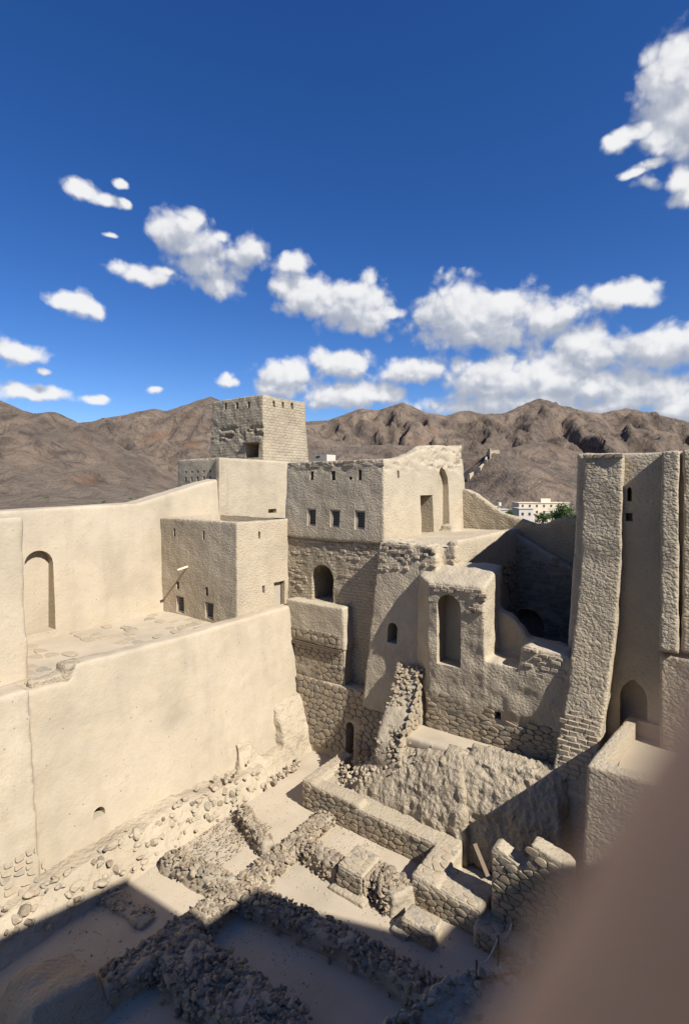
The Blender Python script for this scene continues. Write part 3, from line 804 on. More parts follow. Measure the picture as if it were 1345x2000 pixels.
openA(c, 777, 919, 934, 4.5, BB, 0.5)
dd2 = openA(c, 830, 967, 1042, 23, BB, 0.8)
openA(c, 863, 911, 1034, 21, BB, 0.28, 'point')
def upper_fn(p, no):
    z = p[:, 2]; top = np.clip((z - 0.55) / 0.5, 0, 1)
    return -0.10 * top * np.clip(fbm(p * np.array([2.0, 2.0, 4.0]), 3, 41) * 2, 0, 1)
solid('upper_wall', s, 'plaster', r, 0.075, ((0.4, 0.06, 2, 23), (1.8, 0.035, 3, 15)), c, upper_fn)
for w in wins: window_B(r, w, BA + 0.04)
s = Soup(); s.box(19.55, 28.6, -18.1, -12.3, -13, -2.58, 0.16, 0, 0, 0)
c = Soup(); ao = openB(c, 630, 1103, 1174, 43, BA, 2.2, 'round')
solid('lower_wall', s, 'mud_brick', r, 0.075, ((0.5, 0.05, 2, 25), (2.0, 0.05, 3, 15)), c)
bricksB(r, lambda b, z: 19.66 + 0.016 * (z + 13) - .1, -17.9, -12.3, -5.4, -2.75, 0.34, 0.15, 0.035, 44, 0.42,
        inside=lambda b, z: not (abs(b - ao[0]) < ao[2] / 2 + .25 and z < ao[1] + ao[3] + .15))
bricksB(r, lambda b, z: 19.80, -18.0, -12.4, 0.95, 1.24, 0.34, 0.14, 0.03, 45, 0.8)
# back parapet rising behind the roof
s = Soup(); s.box(28.0, 28.6, -16.6, -12.3, 0.5, 1.75); s.box(26.6, 28.2, -13.4, -12.9, 0.5, 2.0)
solid('back_parapet', s, 'mud_brick', r, 0.09)

# small rooftop block behind the house
r = root('rooftop_hut', 'small whitewashed rooftop hut showing behind the main house roof', 'hut', W(33, -18.6, 0))
p0 = pa(606, 889, 33); p1 = pa(638, 889, 33)
boxmesh('wall', 'town_white', r, [(33, 34.2, p0[1], p1[1], -0.5, p0[2])])
boxmesh('window', 'dark_pane', r, [(32.98, 33.1, (p0[1] + p1[1]) / 2 - .2, (p0[1] + p1[1]) / 2 + .15, p0[2] - .2, p0[2] - .1)])

# ================================================================== WALKWAY PARAPET AND RETAINING WALL
r = root('walkway_parapet', 'short plastered walkway parapet over a masonry wall below the dark arched opening', 'parapet', W(19, -15.4, -13))
s = Soup(); s.box(18.95, 19.75, -17.4, -13.75, -7.55, -5.62, 0.05, 0, 0, 0.15)
solid('parapet', s, 'plaster', r, 0.07)
s = Soup(); s.box(19.0, 19.9, -17.4, -13.8, -9.6, -7.5); solid('masonry_core', s, 'mortar', r, 0.10)
boxmesh('ledge_timber', 'wood', r, [(18.88, 19.25, -17.1, -13.95, -7.62, -7.55)])
for k in range(26): boxmesh('joist_end', 'wood', r, [(18.84, 19.2, -17.05 + k * .118, -17.05 + k * .118 + .06, -7.69, -7.622)])
stonesB(r, 18.93, -17.0, -14.0, -7.52, -6.85, 0.42, 0.30, mat='masonry_stone', proud=0.05, gap=0.03, seed=31)
stonesB(r, 18.98, -16.9, -13.9, -9.25, -7.70, 0.36, 0.22, mat='masonry_stone', proud=0.04, gap=0.02, seed=32)

r = root('retaining_wall', 'rubble-masonry retaining wall at the end of the lane with a narrow arched doorway', 'wall', W(19, -12.5, -13))
s = Soup(); s.sheetB([(-16.9, -13), (-8.5, -13), (-8.5, -8.9), (-11, -9.0), (-14, -9.15), (-16.9, -9.25)], 18.72, 20.0, 0.04)
c = Soup(); ad = openB(c, 683, 1411, 1478, 15, 18.8, 0.9, 'round')
solid('masonry_core', s, 'mortar', r, 0.08, ((0.6, 0.03, 2, 27), (2.0, 0.025, 2, 15)), c)
stonesB(r, 18.70, -16.6, -9.9, -12.2, -9.12, 0.38, 0.27, 0.04, proud=0.05, gap=0.018, seed=41,
        keep=lambda s_, t_: not (abs(-16.6 + s_ - ad[0]) < ad[2] / 2 + .12 and -12.2 + t_ < ad[1] + ad[3] + .1))

# ================================================================== EROSION LUMPS AND RUBBLE BANK AGAINST THE RAMPART
r = root('eroded_plinth', 'eroded lumpy mud plinth clinging to the foot of the rampart at the lane end', 'plinth', W(17, -16, -13))
s = Soup()
s.hexa([(14.5, -17.3, -13), (14.4, -15.6, -13), (16.6, -15.5, -13), (16.8, -17.3, -13)], [(14.7, -17.3, -10.6), (14.75, -16.25, -10.9), (15.5, -16.15, -11.0), (15.9, -17.3, -10.9)])
s.hexa([(17.0, -17.3, -13), (17.1, -15.4, -13), (19.4, -15.3, -13), (19.4, -17.3, -13)], [(17.2, -17.4, -9.8), (17.25, -16.3, -10.3), (19.4, -16.2, -9.9), (19.4, -17.4, -9.6)])
s.box(14.6, 19.4, -17.2, -15.2, -13, -11.85, 0.2, 0, 0, 0.6)
solid('mass', s, 'earth_pale', r, 0.07, ((0.8, 0.22, 3, 51), (2.6, 0.09, 3, 15)))
r = root('rubble_bank', 'sloping bank of earth and loose stones along the foot of the rampart', 'rubble', W(10, -15.6, -13))
s = Soup(); s.sheetA([(2, -13.2), (15.6, -13.2), (15.6, -11.9), (14, -11.75), (11, -11.5), (8, -11.55), (2, -11.75)], -16.7, -14.75, 0.62, -12.9)
solid('bank', s, 'earth_pale', r, 0.08, ((0.7, 0.14, 3, 53), (2.5, 0.06, 3, 15)))
r2 = random.Random(61)
for k in range(299):
    a = r2.uniform(4.5, 17.5); t = r2.random() ** 0.9
    z = -12.45 + 1.0 * t; b = -14.78 - 0.62 * (z + 12.9) + r2.gauss(0, 0.08)
    if a > 15: b = -15.1 + r2.uniform(-.15, .2); z = -12.4
    rock(r, W(a, b, z + r2.uniform(.02, .12)), min(0.42, 0.13 + abs(r2.gauss(0, 0.11))), r2, ('buried_stone', 'brick_piece', 'rubble_stone', 'buried_stone')[r2.randrange(4)])

# ================================================================== BATTERED BUTTRESS BESIDE THE MAIN HOUSE
r = root('leaning_buttress', 'tall battered buttress with a crumbling brick top and one small arched window', 'buttress', W(19.5, -10.7, -10))
s = Soup()
s.hexa([(18.45, -12.5, -9.6), (18.35, -8.6, -9.6), (21, -8.6, -9.6), (21, -12.3, -9.6)], [(19.18, -12.02, -2.4), (19.18, -9.32, -2.4), (21, -9.32, -2.4), (21, -12.02, -2.4)])
s.hexa([(19.5, -9.5, -9.6), (19.5, -8.5, -9.6), (21, -8.5, -9.6), (21, -9.5, -9.6)], [(19.62, -9.6, -2.42), (19.62, -8.66, -2.42), (21, -8.66, -2.42), (21, -9.6, -2.42)])
c = Soup(); openB(c, 765, 1217, 1256, 19, 18.75, 0.9, 'round')
def butt_fn(p, no):
    z = p[:, 2]; top = np.clip((z + 3.5) / 0.5, 0, 1)
    return -0.16 * top * np.clip(fbm(p * np.array([2.2, 2.2, 3.0]), 3, 61) * 2 + .2, 0, 1)
solid('wall', s, 'plaster', r, 0.07, ((0.5, 0.06, 2, 29), (1.8, 0.04, 3, 15)), c, butt_fn)
bricksB(r, lambda b, z: 19.18 - 0.1 * (-2.4 - z), -12.0, -9.4, -3.7, -2.42, 0.26, 0.135, 0.07, 71, 0.80, 0.7)

# ================================================================== UPPER TERRACE BLOCK AND SHADED INNER YARD
r = root('upper_terrace', 'upper terrace block beside the main house, one side dropping into a deep shaded yard', 'building', W(24, -10, -10))
s = Soup(); s.box(19.85, 28.4, -12.4, -8.66, -10, -2.42, 0.05, 0, 0, 0.05)
s.box(19.9, 28.2, -9.05, -8.68, -4, -2.28); s.box(25.2, 26.3, -12.0, -11.3, -3, -2.05)
solid('wall', s, 'plaster', r, 0.10, ((0.4, 0.07, 2, 31), (1.8, 0.035, 3, 15)))
stonesA(r, -8.6, 24.8, 27.5, -8.2, -3.6, 0.48, 0.26, proud=0.06, gap=0.04, seed=75, keep=lambda s_, t_: s_ > 1.0 + 0.4 * math.sin(t_ * 3), drop=0.2)
r = root('sloping_yard_wall', 'shaded rubble wall with a sloping top and a wide low arch in the inner yard', 'wall', W(27.8, -5, -10))
t0, t1 = pa(988, 1033, 27.6), pa(1118, 1110, 27.6)
s = Soup(); s.sheetB([(-9.2, -10), (-1.5, -10), (-1.5, t1[2] - .9), (t1[1], t1[2]), (t0[1], t0[2]), (-9.2, t0[2])], 27.55, 28.2)
c = Soup(); openB(c, 1030, 1189, 1262, 62, 27.6, 1.2, 'round')
ar = spotB(1030, 1262, 62, 73, 27.6)
solid('masonry_core', s, 'plaster', r, 0.10, ((0.5, 0.05, 2, 35), (1.8, 0.03, 2, 15)), c)
stonesB(r, 27.5, t0[1] + .1, -3.2, -9, -2.6, 0.50, 0.25, mat='masonry_stone', proud=0.06, gap=0.045, seed=77, drop=0.15,
        keep=lambda s_, t_: (-9 + t_) < t0[2] - .55 - 0.47 * s_ + 0.3 * math.sin(3 * s_) and not (abs(t0[1] + .1 + s_ - ar[0]) < ar[2] / 2 + .15 and t_ < 2.6))
r = root('curved_wall', 'outer wall whose top sweeps down in a curve behind the inner yard', 'wall', W(28.8, -5, -10))
pr = [pa(x, y, 28.6) for x, y in ((893, 953), (912, 955), (930, 963), (950, 980), (968, 994), (985, 1004), (1005, 1009), (1025, 1017), (1045, 1023), (1065, 1023), (1085, 1014), (1105, 1011), (1150, 1012))]
s = Soup(); s.sheetB([(pr[0][1], -10), (pr[-1][1], -10)] + [(p[1], p[2]) for p in pr[::-1]], 28.5, 29.1)
solid('wall', s, 'plaster_coarse', r, 0.10, ((0.5, 0.05, 2, 37), (2, 0.03, 2, 15)))

# ================================================================== ARCHED WALL (front)
GA = 18.2
r = root('arched_wall', 'ruined wall with a tall arched niche, a stepped merlon and rubble masonry below', 'wall', W(18.8, -7, -10))
def gb(x, a=GA): return pa(x, 1000, a)[1]
bF0, bF1, bH0, bH1 = gb(836), gb(944), gb(1012), gb(1104)
s = Soup()
s.hexa([(GA - .1, bF0, -9.7), (GA - .1, bF1 + .1, -9.7), (20.0, bF1 + .1, -9.7), (20.0, -10.2, -9.7), (GA + .5, bF0 - .75, -9.7)],
       [(GA, bF0, -3.75), (GA, bF1, -3.72), (20.2, bF1, -3.1), (20.2, -10.0, -3.1), (GA + .5, bF0 - .7, -3.62)])
s.sheetB([(bF1 - .3, -9.7), (bH1 + .4, -9.7), (bH1 + .4, -5.9), (bH1, -5.66), (bH0 + .3, -5.56), (bH0 + .02, -5.72), (bH0, -6.42), (bF1 - .3, -6.40)], GA - .1, 19.3, 0.03)
cv = [pa(x, y, 19.9) for x, y in ((938, 1168), (962, 1180), (985, 1192), (1005, 1205), (1020, 1222), (1032, 1243), (1060, 1250), (1110, 1262))]
s.sheetB([(cv[0][1], -9.7), (cv[-1][1], -9.7)] + [(p[1], p[2]) for p in cv[::-1]], 19.7, 20.2)
s.box(GA + .3, 19.9, bF1 - .2, bH1, -9.7, -6.45)
c = Soup()
nn_ = openB(c, 876, 1161, 1300, 46, GA, 0.75, 'round'); openB(c, 971, 1390, 1406, 12, GA, 0.8)
def g_fn(p, no):
    z = p[:, 2]; n_ = fbm(p * 1.3, 3, 63)
    return -0.10 * np.clip((-8.0 - z) / 0.4, 0, 1) + 0.05 * n_
solid('wall', s, 'plaster', r, 0.07, ((0.45, 0.07, 3, 39), (1.9, 0.05, 3, 15)), c, g_fn)
bricksB(r, lambda b, z: GA - .06, bF0 + .05, bF1 - .05, -4.75, -3.78, 0.32, 0.135, 0.035, 81, 0.82, 0.5,
        inside=lambda b, z: not (abs(b - nn_[0]) < nn_[2] / 2 + .08 and z < nn_[1] + nn_[3] + .1))
bricksB(r, lambda b, z: GA - .02, bH0 + .05, bH1 - .1, -6.7, -5.66, 0.30, 0.135, 0.035, 83, 0.7, 0.5)
hb, hz = spotB(971, 1398, 12, 16, GA)[:2]
stonesB(r, GA - .03, bF0 - .1, bH1 + .2, -9.45, -7.75, 0.36, 0.17, proud=0.06, gap=0.016, seed=85, drop=0.05,
        keep=lambda s_, t_: t_ < 1.5 - 0.08 * s_ + 0.14 * math.sin(s_ * 3.1) and not (abs(bF0 - .1 + s_ - hb) < .22 and abs(-9.45 + t_ - hz) < .25))
# the upper court floor in front of it
r = root('upper_court', 'smooth pale floor of the small raised court at the foot of the arched wall', 'floor', W(17, -7, -12))
s = Soup(); s.box(17.05, 18.6, -9.7, -2.8, -9.95, -9.42)
solid('floor_slab', s, 'floor_earth', r, 0.12, ((0.6, 0.04, 2, 2),))

# broken wall stub coming down from the arched wall
r = root('broken_stub_wall', 'broken rubble wall stub stepping down from the arched wall beside the lane', 'wall', W(17, -9.7, -13))
s = Soup()
s.sheetA([(18.5, -13), (18.5, -7.2), (18.1, -7.75), (17.8, -8.2), (17.4, -8.65), (17.0, -9.1), (16.65, -9.7), (16.5, -10.3), (16.4, -13)], -10.5, -9.5, 0.03, -9)
solid('masonry_core', s, 'rubble_earth', r, 0.07, ((0.9, 0.14, 3, 55), (3, 0.05, 2, 15)))
stonesA(r, -9.42, 16.6, 18.1, -9.4, -7.1, 0.30, 0.20, proud=0.05, gap=0.03, seed=91, drop=0.1, keep=lambda s_, t_: t_ < 0.1 + 1.2 * s_)
r2 = random.Random(67)
top = [(18.4, -7.25), (18.1, -7.75), (17.8, -8.2), (17.4, -8.65), (17.0, -9.1), (16.65, -9.7), (16.5, -10.2)]
for k in range(295):
    i = r2.randrange(len(top) - 1); t = r2.random(); a = top[i][0] + t * (top[i + 1][0] - top[i][0]); z = top[i][1] + t * (top[i + 1][1] - top[i][1])
    rock(r, W(a, -9.45 - r2.uniform(0.0, 1.15), z + r2.uniform(-.10, .04)), r2.uniform(0.10, 0.27), r2, 'masonry_stone' if r2.random() < .75 else 'rubble_stone')

# ================================================================== ERODED MUD-BRICK MASS
r = root('eroded_mound', 'big eroded mud-brick mass with furrowed sides above the low stone wall', 'mound', W(16.8, -9, -12.5))
s = Soup()
def stack(levels):
    for lo, hi in zip(levels[:-1], levels[1:]): s.hexa([(a, b, z - .03) for a, b, z in lo], hi)
stack([[(15.95, -12.3, -12.4), (15.85, -6.6, -12.5), (17.9, -6.5, -12.4), (18.2, -11.4, -12.4)],
       [(16.2, -11.6, -11.5), (15.98, -6.75, -10.85), (17.8, -6.7, -10.8), (17.9, -10.9, -11.0)],
       [(16.6, -10.8, -10.75), (16.35, -7.0, -10.1), (17.6, -6.9, -10.0), (17.7, -10.4, -10.3)],
       [(17.0, -10.2, -10.1), (16.85, -7.3, -9.6), (17.3, -7.2, -9.4), (17.3, -9.8, -9.7)]])
stack([[(16.25, -7.2, -12.5), (16.1, -3.6, -12.5), (18.0, -3.4, -12.5), (18.0, -7.2, -12.5)],
       [(16.4, -7.1, -10.5), (16.25, -3.8, -10.4), (17.8, -3.6, -10.3), (17.8, -7.1, -10.4)],
       [(16.75, -7.0, -9.85), (16.65, -4.0, -9.65), (17.6, -3.8, -9.6), (17.5, -7.0, -9.7)],
       [(17.05, -7.0, -9.5), (16.95, -4.2, -9.25), (17.4, -4.0, -9.2), (17.3, -7.0, -9.3)]])
s.hexa([(15.9, -12.7, -12.4), (15.75, -9.0, -12.4), (18.5, -9.0, -12.4), (18.6, -12.3, -12.4)], [(16.9, -11.6, -11.45), (16.75, -9.3, -10.35), (18.3, -9.3, -9.7), (18.3, -11.4, -11.0)])
s.hexa([(16.75, -7.2, -12.5), (16.55, -3.5, -12.5), (18.0, -3.3, -12.5), (18.0, -7.2, -12.5)], [(17.0, -7.0, -9.5), (16.9, -3.9, -9.15), (17.5, -3.7, -9.1), (17.45, -7.0, -9.15)])
stack([[(16.05, -8.4, -12.4), (16.1, -5.6, -12.4), (17.8, -5.6, -12.4), (17.8, -8.4, -12.4)],
       [(16.2, -8.0, -10.75), (16.3, -6.0, -10.6), (17.7, -6.0, -10.5), (17.7, -8.0, -10.5)],
       [(16.55, -7.9, -10.0), (16.6, -6.2, -9.95), (17.5, -6.2, -9.8), (17.5, -7.9, -9.8)],
       [(16.95, -7.8, -9.55), (17.0, -6.4, -9.5), (17.3, -6.4, -9.35), (17.3, -7.8, -9.4)]])
def mound_fn(p, no):
    al = p[:, 0] * E2.x + p[:, 1] * E2.y
    q = np.stack([al * 1.5, al * 0, p[:, 2] * 0.35], 1)
    side = 1 - np.abs(no[:, 2])
    fur = fbm(q, 2, 91, 0.5, True)
    lump = fbm(p * 3.1, 3, 93, 0.6, True)
    return 0.07 * side * fur + 0.085 * lump + 0.02
solid('mass', s, 'earth', r, 0.055, ((0.7, 0.13, 3, 57),), None, mound_fn)
r2 = random.Random(171)
for k in range(120):
    t = r2.random(); a = 16.0 + r2.uniform(0, 1.0); b = -12.5 + 2.2 * t
    rock(r, W(a, b, -11.95 + 1.1 * t + (a - 16) * 0.55), r2.uniform(0.08, 0.26), r2, ('brick_piece', 'masonry_stone')[r2.randrange(2)])
r2 = random.Random(71)
for k in range(70):
    p = W(r2.uniform(16.7, 17.5), r2.uniform(-11.5, -4.2), 0); a = r2.uniform(16.3, 17.4); b = r2.uniform(-11.2, -4.2)
    rock(r, W(a, b, -9.5 + r2.uniform(-.1, .05) - max(0, (-9.8 - b)) * 0.7 - max(0, 17.0 - a) * 1.5), r2.uniform(0.06, 0.16), r2, 'brick_piece')

# ================================================================== LOW STONE WALL ROUND THE MOUND
r = root('low_stone_wall', 'low L-shaped stone wall with a smooth earthen ledge below the eroded mound', 'wall', W(15.6, -10.3, -13))
s = Soup(); s.box(15.2, 16.9, -13.0, -6.75, -13, -11.62); s.box(15.2, 15.75, -13.1, -10.4, -13, -11.47); s.box(15.2, 17.9, -13.1, -12.55, -13, -11.42)
solid('core', s, 'mortar', r, 0.06, ((0.8, 0.03, 2, 59), (2.5, 0.02, 2, 15)))
stonesB(r, 15.17, -13.05, -10.45, -12.5, -11.48, 0.32, 0.19, proud=0.05, gap=0.016, seed=101)
stonesB(r, 15.17, -10.45, -7.4, -12.5, -11.66, 0.32, 0.19, proud=0.05, gap=0.016, seed=102)
stonesT(r, 15.25, 17.6, -13.05, -12.6, -11.42, 0.3, 0.28, mat='buried_stone', proud=0.03, gap=0.03, seed=103)

r = root('stepped_stone_wall', 'thick stepped stone wall running out from the low wall, flat-topped with set stones', 'wall', W(14.3, -6.3, -13))
s = Soup(); s.box(13.62, 15.6, -7.42, -6.62, -13, -11.64); s.box(13.62, 14.75, -6.7, -5.25, -13, -11.72); s.box(13.35, 14.15, -5.4, -3.9, -13, -11.98); s.box(14.6, 15.4, -6.7, -5.3, -13, -12.1)
solid('core', s, 'mortar', r, 0.06, ((0.8, 0.03, 2, 61), (2.5, 0.02, 2, 15)))
stonesB(r, 13.59, -7.4, -5.3, -12.5, -11.74, 0.30, 0.17, proud=0.05, gap=0.016, seed=111)
stonesB(r, 13.32, -5.3, -3.95, -12.5, -12.02, 0.30, 0.17, proud=0.05, gap=0.016, seed=112)
stonesT(r, 13.65, 15.5, -7.4, -6.65, -11.63, 0.34, 0.28, mat='buried_stone', proud=0.03, gap=0.035, seed=113)
stonesT(r, 13.65, 14.7, -6.6, -5.3, -11.71, 0.34, 0.28, mat='buried_stone', proud=0.03, gap=0.035, seed=114)
stonesT(r, 13.4, 14.1, -5.3, -4.0, -11.97, 0.34, 0.28, mat='buried_stone', proud=0.025, gap=0.04, seed=115)

r = root('notched_parapet', 'notched rubble-stone stair parapet with two slanting blocks beside the shaded corner', 'parapet', W(15, -4.4, -13))
s = Soup()
s.sheetB([(-5.12, -13), (-3.0, -13), (-3.0, -9.85), (-3.1, -9.75), (-4.02, -9.55), (-4.08, -10.3), (-4.25, -10.3), (-4.95, -10.02), (-5.12, -10.12)], 14.0, 14.5)
solid('core', s, 'mortar', r, 0.05, ((0.9, 0.03, 2, 63), (2.5, 0.02, 2, 15)))
stonesB(r, 13.97, -5.08, -3.05, -12.4, -9.6, 0.32, 0.18, proud=0.05, gap=0.025, seed=121,
        keep=lambda s_, t_: -12.4 + t_ < (-10.15 - 0.28 * s_ if s_ < 1.02 else -9.68 - 0.22 * (s_ - 1.02)))

r = root('stone_pier', 'square masonry pier standing alone on the courtyard floor', 'pier', W(13.2, -9.1, FZ))
s = Soup(); s.box(12.75, 13.85, -9.6, -8.6, -12.9, -11.76, 0.03, 0, .03, .03); s.box(12.55, 12.9, -9.75, -8.45, -12.9, -12.38)
solid('core', s, 'mortar', r, 0.045, ((0.9, 0.02, 2, 65), (2.5, 0.015, 2, 15)))
stonesB(r, 12.73, -9.58, -8.62, -12.34, -11.80, 0.27, 0.14, proud=0.035, gap=0.012, seed=131)
stonesA(r, -8.57, 12.78, 13.8, -12.42, -11.80, 0.27, 0.15, proud=0.035, gap=0.012, seed=132)
stonesT(r, 12.8, 13.8, -9.55, -8.65, -11.75, 0.28, 0.24, mat='buried_stone', proud=0.03, gap=0.03, seed=133)
r = root('stone_block', 'small low stone block at the foot of the stepped wall', 'block', W(12.8, -6.6, FZ))
s = Soup(); s.box(12.5, 13.15, -7.15, -6.15, -12.9, -12.05, 0.02, 0, .02, .02); s.box(12.35, 12.9, -7.4, -6.9, -12.9, -12.4)
solid('core', s, 'mortar', r, 0.045, ((0.9, 0.02, 2, 67), (2.5, 0.015, 2, 15)))
stonesB(r, 12.48, -7.12, -6.18, -12.45, -12.08, 0.26, 0.13, proud=0.035, gap=0.012, seed=135)
stonesT(r, 12.52, 13.12, -7.12, -6.18, -12.04, 0.26, 0.24, mat='buried_stone', proud=0.025, gap=0.03, seed=136)

# ================================================================== RUBBLE WALLS OF THE EXCAVATED ROOMS
def rubble(label, pts, width, height, n, seed, dark=0.5, smin=0.13, smax=0.34, cat='rubble wall'):
    """low ruined wall of loose stones in earth; pts are (a,b)"""
    mid = pts[len(pts) // 2]
    r = root('rubble_wall', label, cat, W(mid[0], mid[1], FZ), 'low rubble walls of the excavated rooms')
    rd = random.Random(seed); s = Soup(); seg = []
    for i in range(len(pts) - 1):
        p, q = Vector(pts[i]), Vector(pts[i + 1]); d = (q - p); L = d.length; d.normalize(); nv = Vector((-d.y, d.x)); seg.append((p, d, nv, L))
        m = max(1, int(L / 0.6))
        for k in range(m):
            c0 = p + d * (L * k / m - .08); c1 = p + d * (L * (k + 1) / m + .08); hh = height * rd.uniform(0.75, 1.05); w0 = width / 2 * rd.uniform(0.9, 1.12); w1 = w0 * 0.72
            s.hexa([(*(c0 - nv * w0), FZ - .3), (*(c1 - nv * w0), FZ - .3), (*(c1 + nv * w0), FZ - .3), (*(c0 + nv * w0), FZ - .3)],
                   [(*(c0 - nv * w1), FZ + hh), (*(c1 - nv * w1), FZ + hh), (*(c1 + nv * w1), FZ + hh), (*(c0 + nv * w1), FZ + hh)])
    solid('earth_core', s, 'rubble_earth', r, 0.06, ((1.2, 0.10, 3, seed), (4.0, 0.04, 2, 15)))
    tot = sum(g[3] for g in seg)
    for k in range(n):
        x = rd.random() * tot
        for p, d, nv, L in seg:
            if x <= L: break
            x -= L
        t = rd.uniform(-1, 1); c = p + d * min(x, L) + nv * t * width * 0.54
        top = height * (1.0 if abs(t) < 0.72 else (1.0 - (abs(t) - 0.72) / 0.28 * rd.uniform(0.1, 1.0)))
        sz = min(smax, smin + abs(rd.gauss(0, (smax - smin) * 0.42)))
        rock(r, W(c.x, c.y, FZ + top - 0.12 * sz + rd.uniform(-0.08, 0.04)), sz, rd, 'rubble_stone' if rd.random() < dark else 'masonry_stone')
    # small broken stones packed between the big ones
    vs, fs = [], []; org = rootloc(r)
    for k in range(int(n * 1.9)):
        x = rd.random() * tot
        for p, d, nv, L in seg:
            if x <= L: break
            x -= L
        t = rd.uniform(-1.15, 1.15); c = p + d * min(x, L) + nv * t * width * 0.54
        top = height * (1.0 if abs(t) < 0.70 else max(0.0, 1.0 - (abs(t) - 0.70) / 0.40 * rd.uniform(0.3, 1.3)))
        o_ = W(c.x, c.y, FZ + top + rd.uniform(-.07, .02)); q = rd.uniform(0.03, 0.08); k0 = len(vs); th = rd.random() * 6.28
        ax = Vector((math.cos(th), math.sin(th), rd.uniform(-.4, .4))) * q * rd.uniform(1, 1.6); ay = Vector((-math.sin(th), math.cos(th), rd.uniform(-.4, .4))) * q; az_ = Vector((rd.uniform(-.3, .3), rd.uniform(-.3, .3), 1)) * q * rd.uniform(.6, 1.0)
        vs += [o_ + v_ for v_ in (ax + az_ * .3, ay + az_ * .35, -ax + az_ * .25, -ay + az_ * .4, ax * .5 + ay * .4 + az_, -ax * .5 - ay * .3 + az_ * .9, -az_)]
        fs += [tuple(k0 + i_ for i_ in f_) for f_ in ((0, 1, 4), (1, 2, 5, 4), (2, 3, 5), (3, 0, 4, 5), (1, 0, 6), (2, 1, 6), (3, 2, 6), (0, 3, 6))]
    o = link('rubble_fill', mesh_from(vs, fs, org), 'rubble_stone' if dark > .3 else 'masonry_stone', r); o['kind'] = 'stuff'
    return r
rubble('long rubble wall crossing the courtyard, half of it lost in shade', [(10.25, -14.6), (10.45, -12.9), (10.6, -11.2), (10.95, -9.3), (11.15, -7.2), (11.2, -4.7)], 0.72, 0.5, 298, 201, 0.6, 0.13, 0.36)
rubble('rubble wall running from the low stone wall down to the wall crossing', [(15.0, -11.7), (13.5, -11.65), (12.0, -11.7), (10.8, -11.7)], 0.70, 0.42, 200, 202, 0.5)
rubble('sunlit rubble wall continuing past the crossing into the shade', [(10.5, -11.7), (9.0, -11.75), (7.9, -11.8), (6.7, -12.1)], 0.85, 0.48, 190, 203, 0.55)
rubble('short stub of rubble wall sticking up on the lane floor', [(13.35, -14.5), (12.9, -13.4), (12.5, -12.3)], 0.5, 0.5, 70, 204, 0.4, 0.14, 0.32)
rubble('short rubble wall joining the square stone pier', [(13.25, -11.4), (13.15, -10.6), (13.1, -9.75)], 0.62, 0.55, 75, 205, 0.5)
rubble('tall heap of rubble wall behind the square stone pier', [(13.55, -8.6), (13.4, -8.0), (13.2, -7.5)], 0.95, 0.62, 90, 206, 0.55)
rubble('broad dark rubble bank lying wholly in the shade', [(8.35, -12.2), (8.25, -10.6), (8.3, -9.2), (8.4, -7.6)], 1.4, 0.52, 298, 207, 0.7, 0.13, 0.38)
rubble('low worn earthen wall footing near the rubble bank', [(8.35, -15.3), (8.45, -14.2), (8.5, -13.15)], 0.62, 0.18, 26, 208, 0.2, 0.06, 0.14)
r = root('earth_mound', 'smooth dark earth mound in the shaded corner of the courtyard', 'mound', W(6.2, -12.7, FZ))
s = Soup(); s.hexa([(4.8, -14.3, -13), (4.6, -11.6, -13), (6.8, -11.3, -13), (7.0, -14.0, -13)], [(5.2, -13.7, -11.75), (5.1, -12.2, -11.6), (6.4, -12.0, -11.7), (6.6, -13.4, -11.85)])
solid('mass', s, 'earth', r, 0.06, ((0.6, 0.18, 3, 69), (2.2, 0.06, 2, 15)))

# gravelly patches of bare earth on the courtyard floor
r = root('gravel_patch', 'patch of bare gravelly earth beside the rubble bank', 'gravel', W(11.8, -13.8, FZ))
s = Soup(); s.hexa([(10.4, -14.9, -12.7), (10.8, -13.0, -12.7), (12.6, -13.0, -12.7), (14.2, -14.9, -12.7)], [(10.5, -14.9, -12.50), (10.9, -13.1, -12.51), (12.5, -13.1, -12.51), (14.0, -14.8, -12.49)])
solid('earth', s, 'rubble_earth', r, 0.06, ((0.9, 0.06, 3, 73),))
vs, fs = [], []
rd = random.Random(9)
for k in range(900):
    p = W(rd.uniform(10.5, 13.6), rd.uniform(-14.9, -13.1), -12.42); q = rd.uniform(0.012, 0.035); k0 = len(vs)
    vs += [p + Vector((q, 0, 0)), p + Vector((0, q, 0)), p + Vector((-q, 0, 0)), p + Vector((0, -q, 0)), p + Vector((0, 0, q))]
    fs += [(k0, k0 + 1, k0 + 4), (k0 + 1, k0 + 2, k0 + 4), (k0 + 2, k0 + 3, k0 + 4), (k0 + 3, k0, k0 + 4)]
o = link('gravel', mesh_from(vs, fs, rootloc(r)), 'rubble_stone', r); o['kind'] = 'stuff'

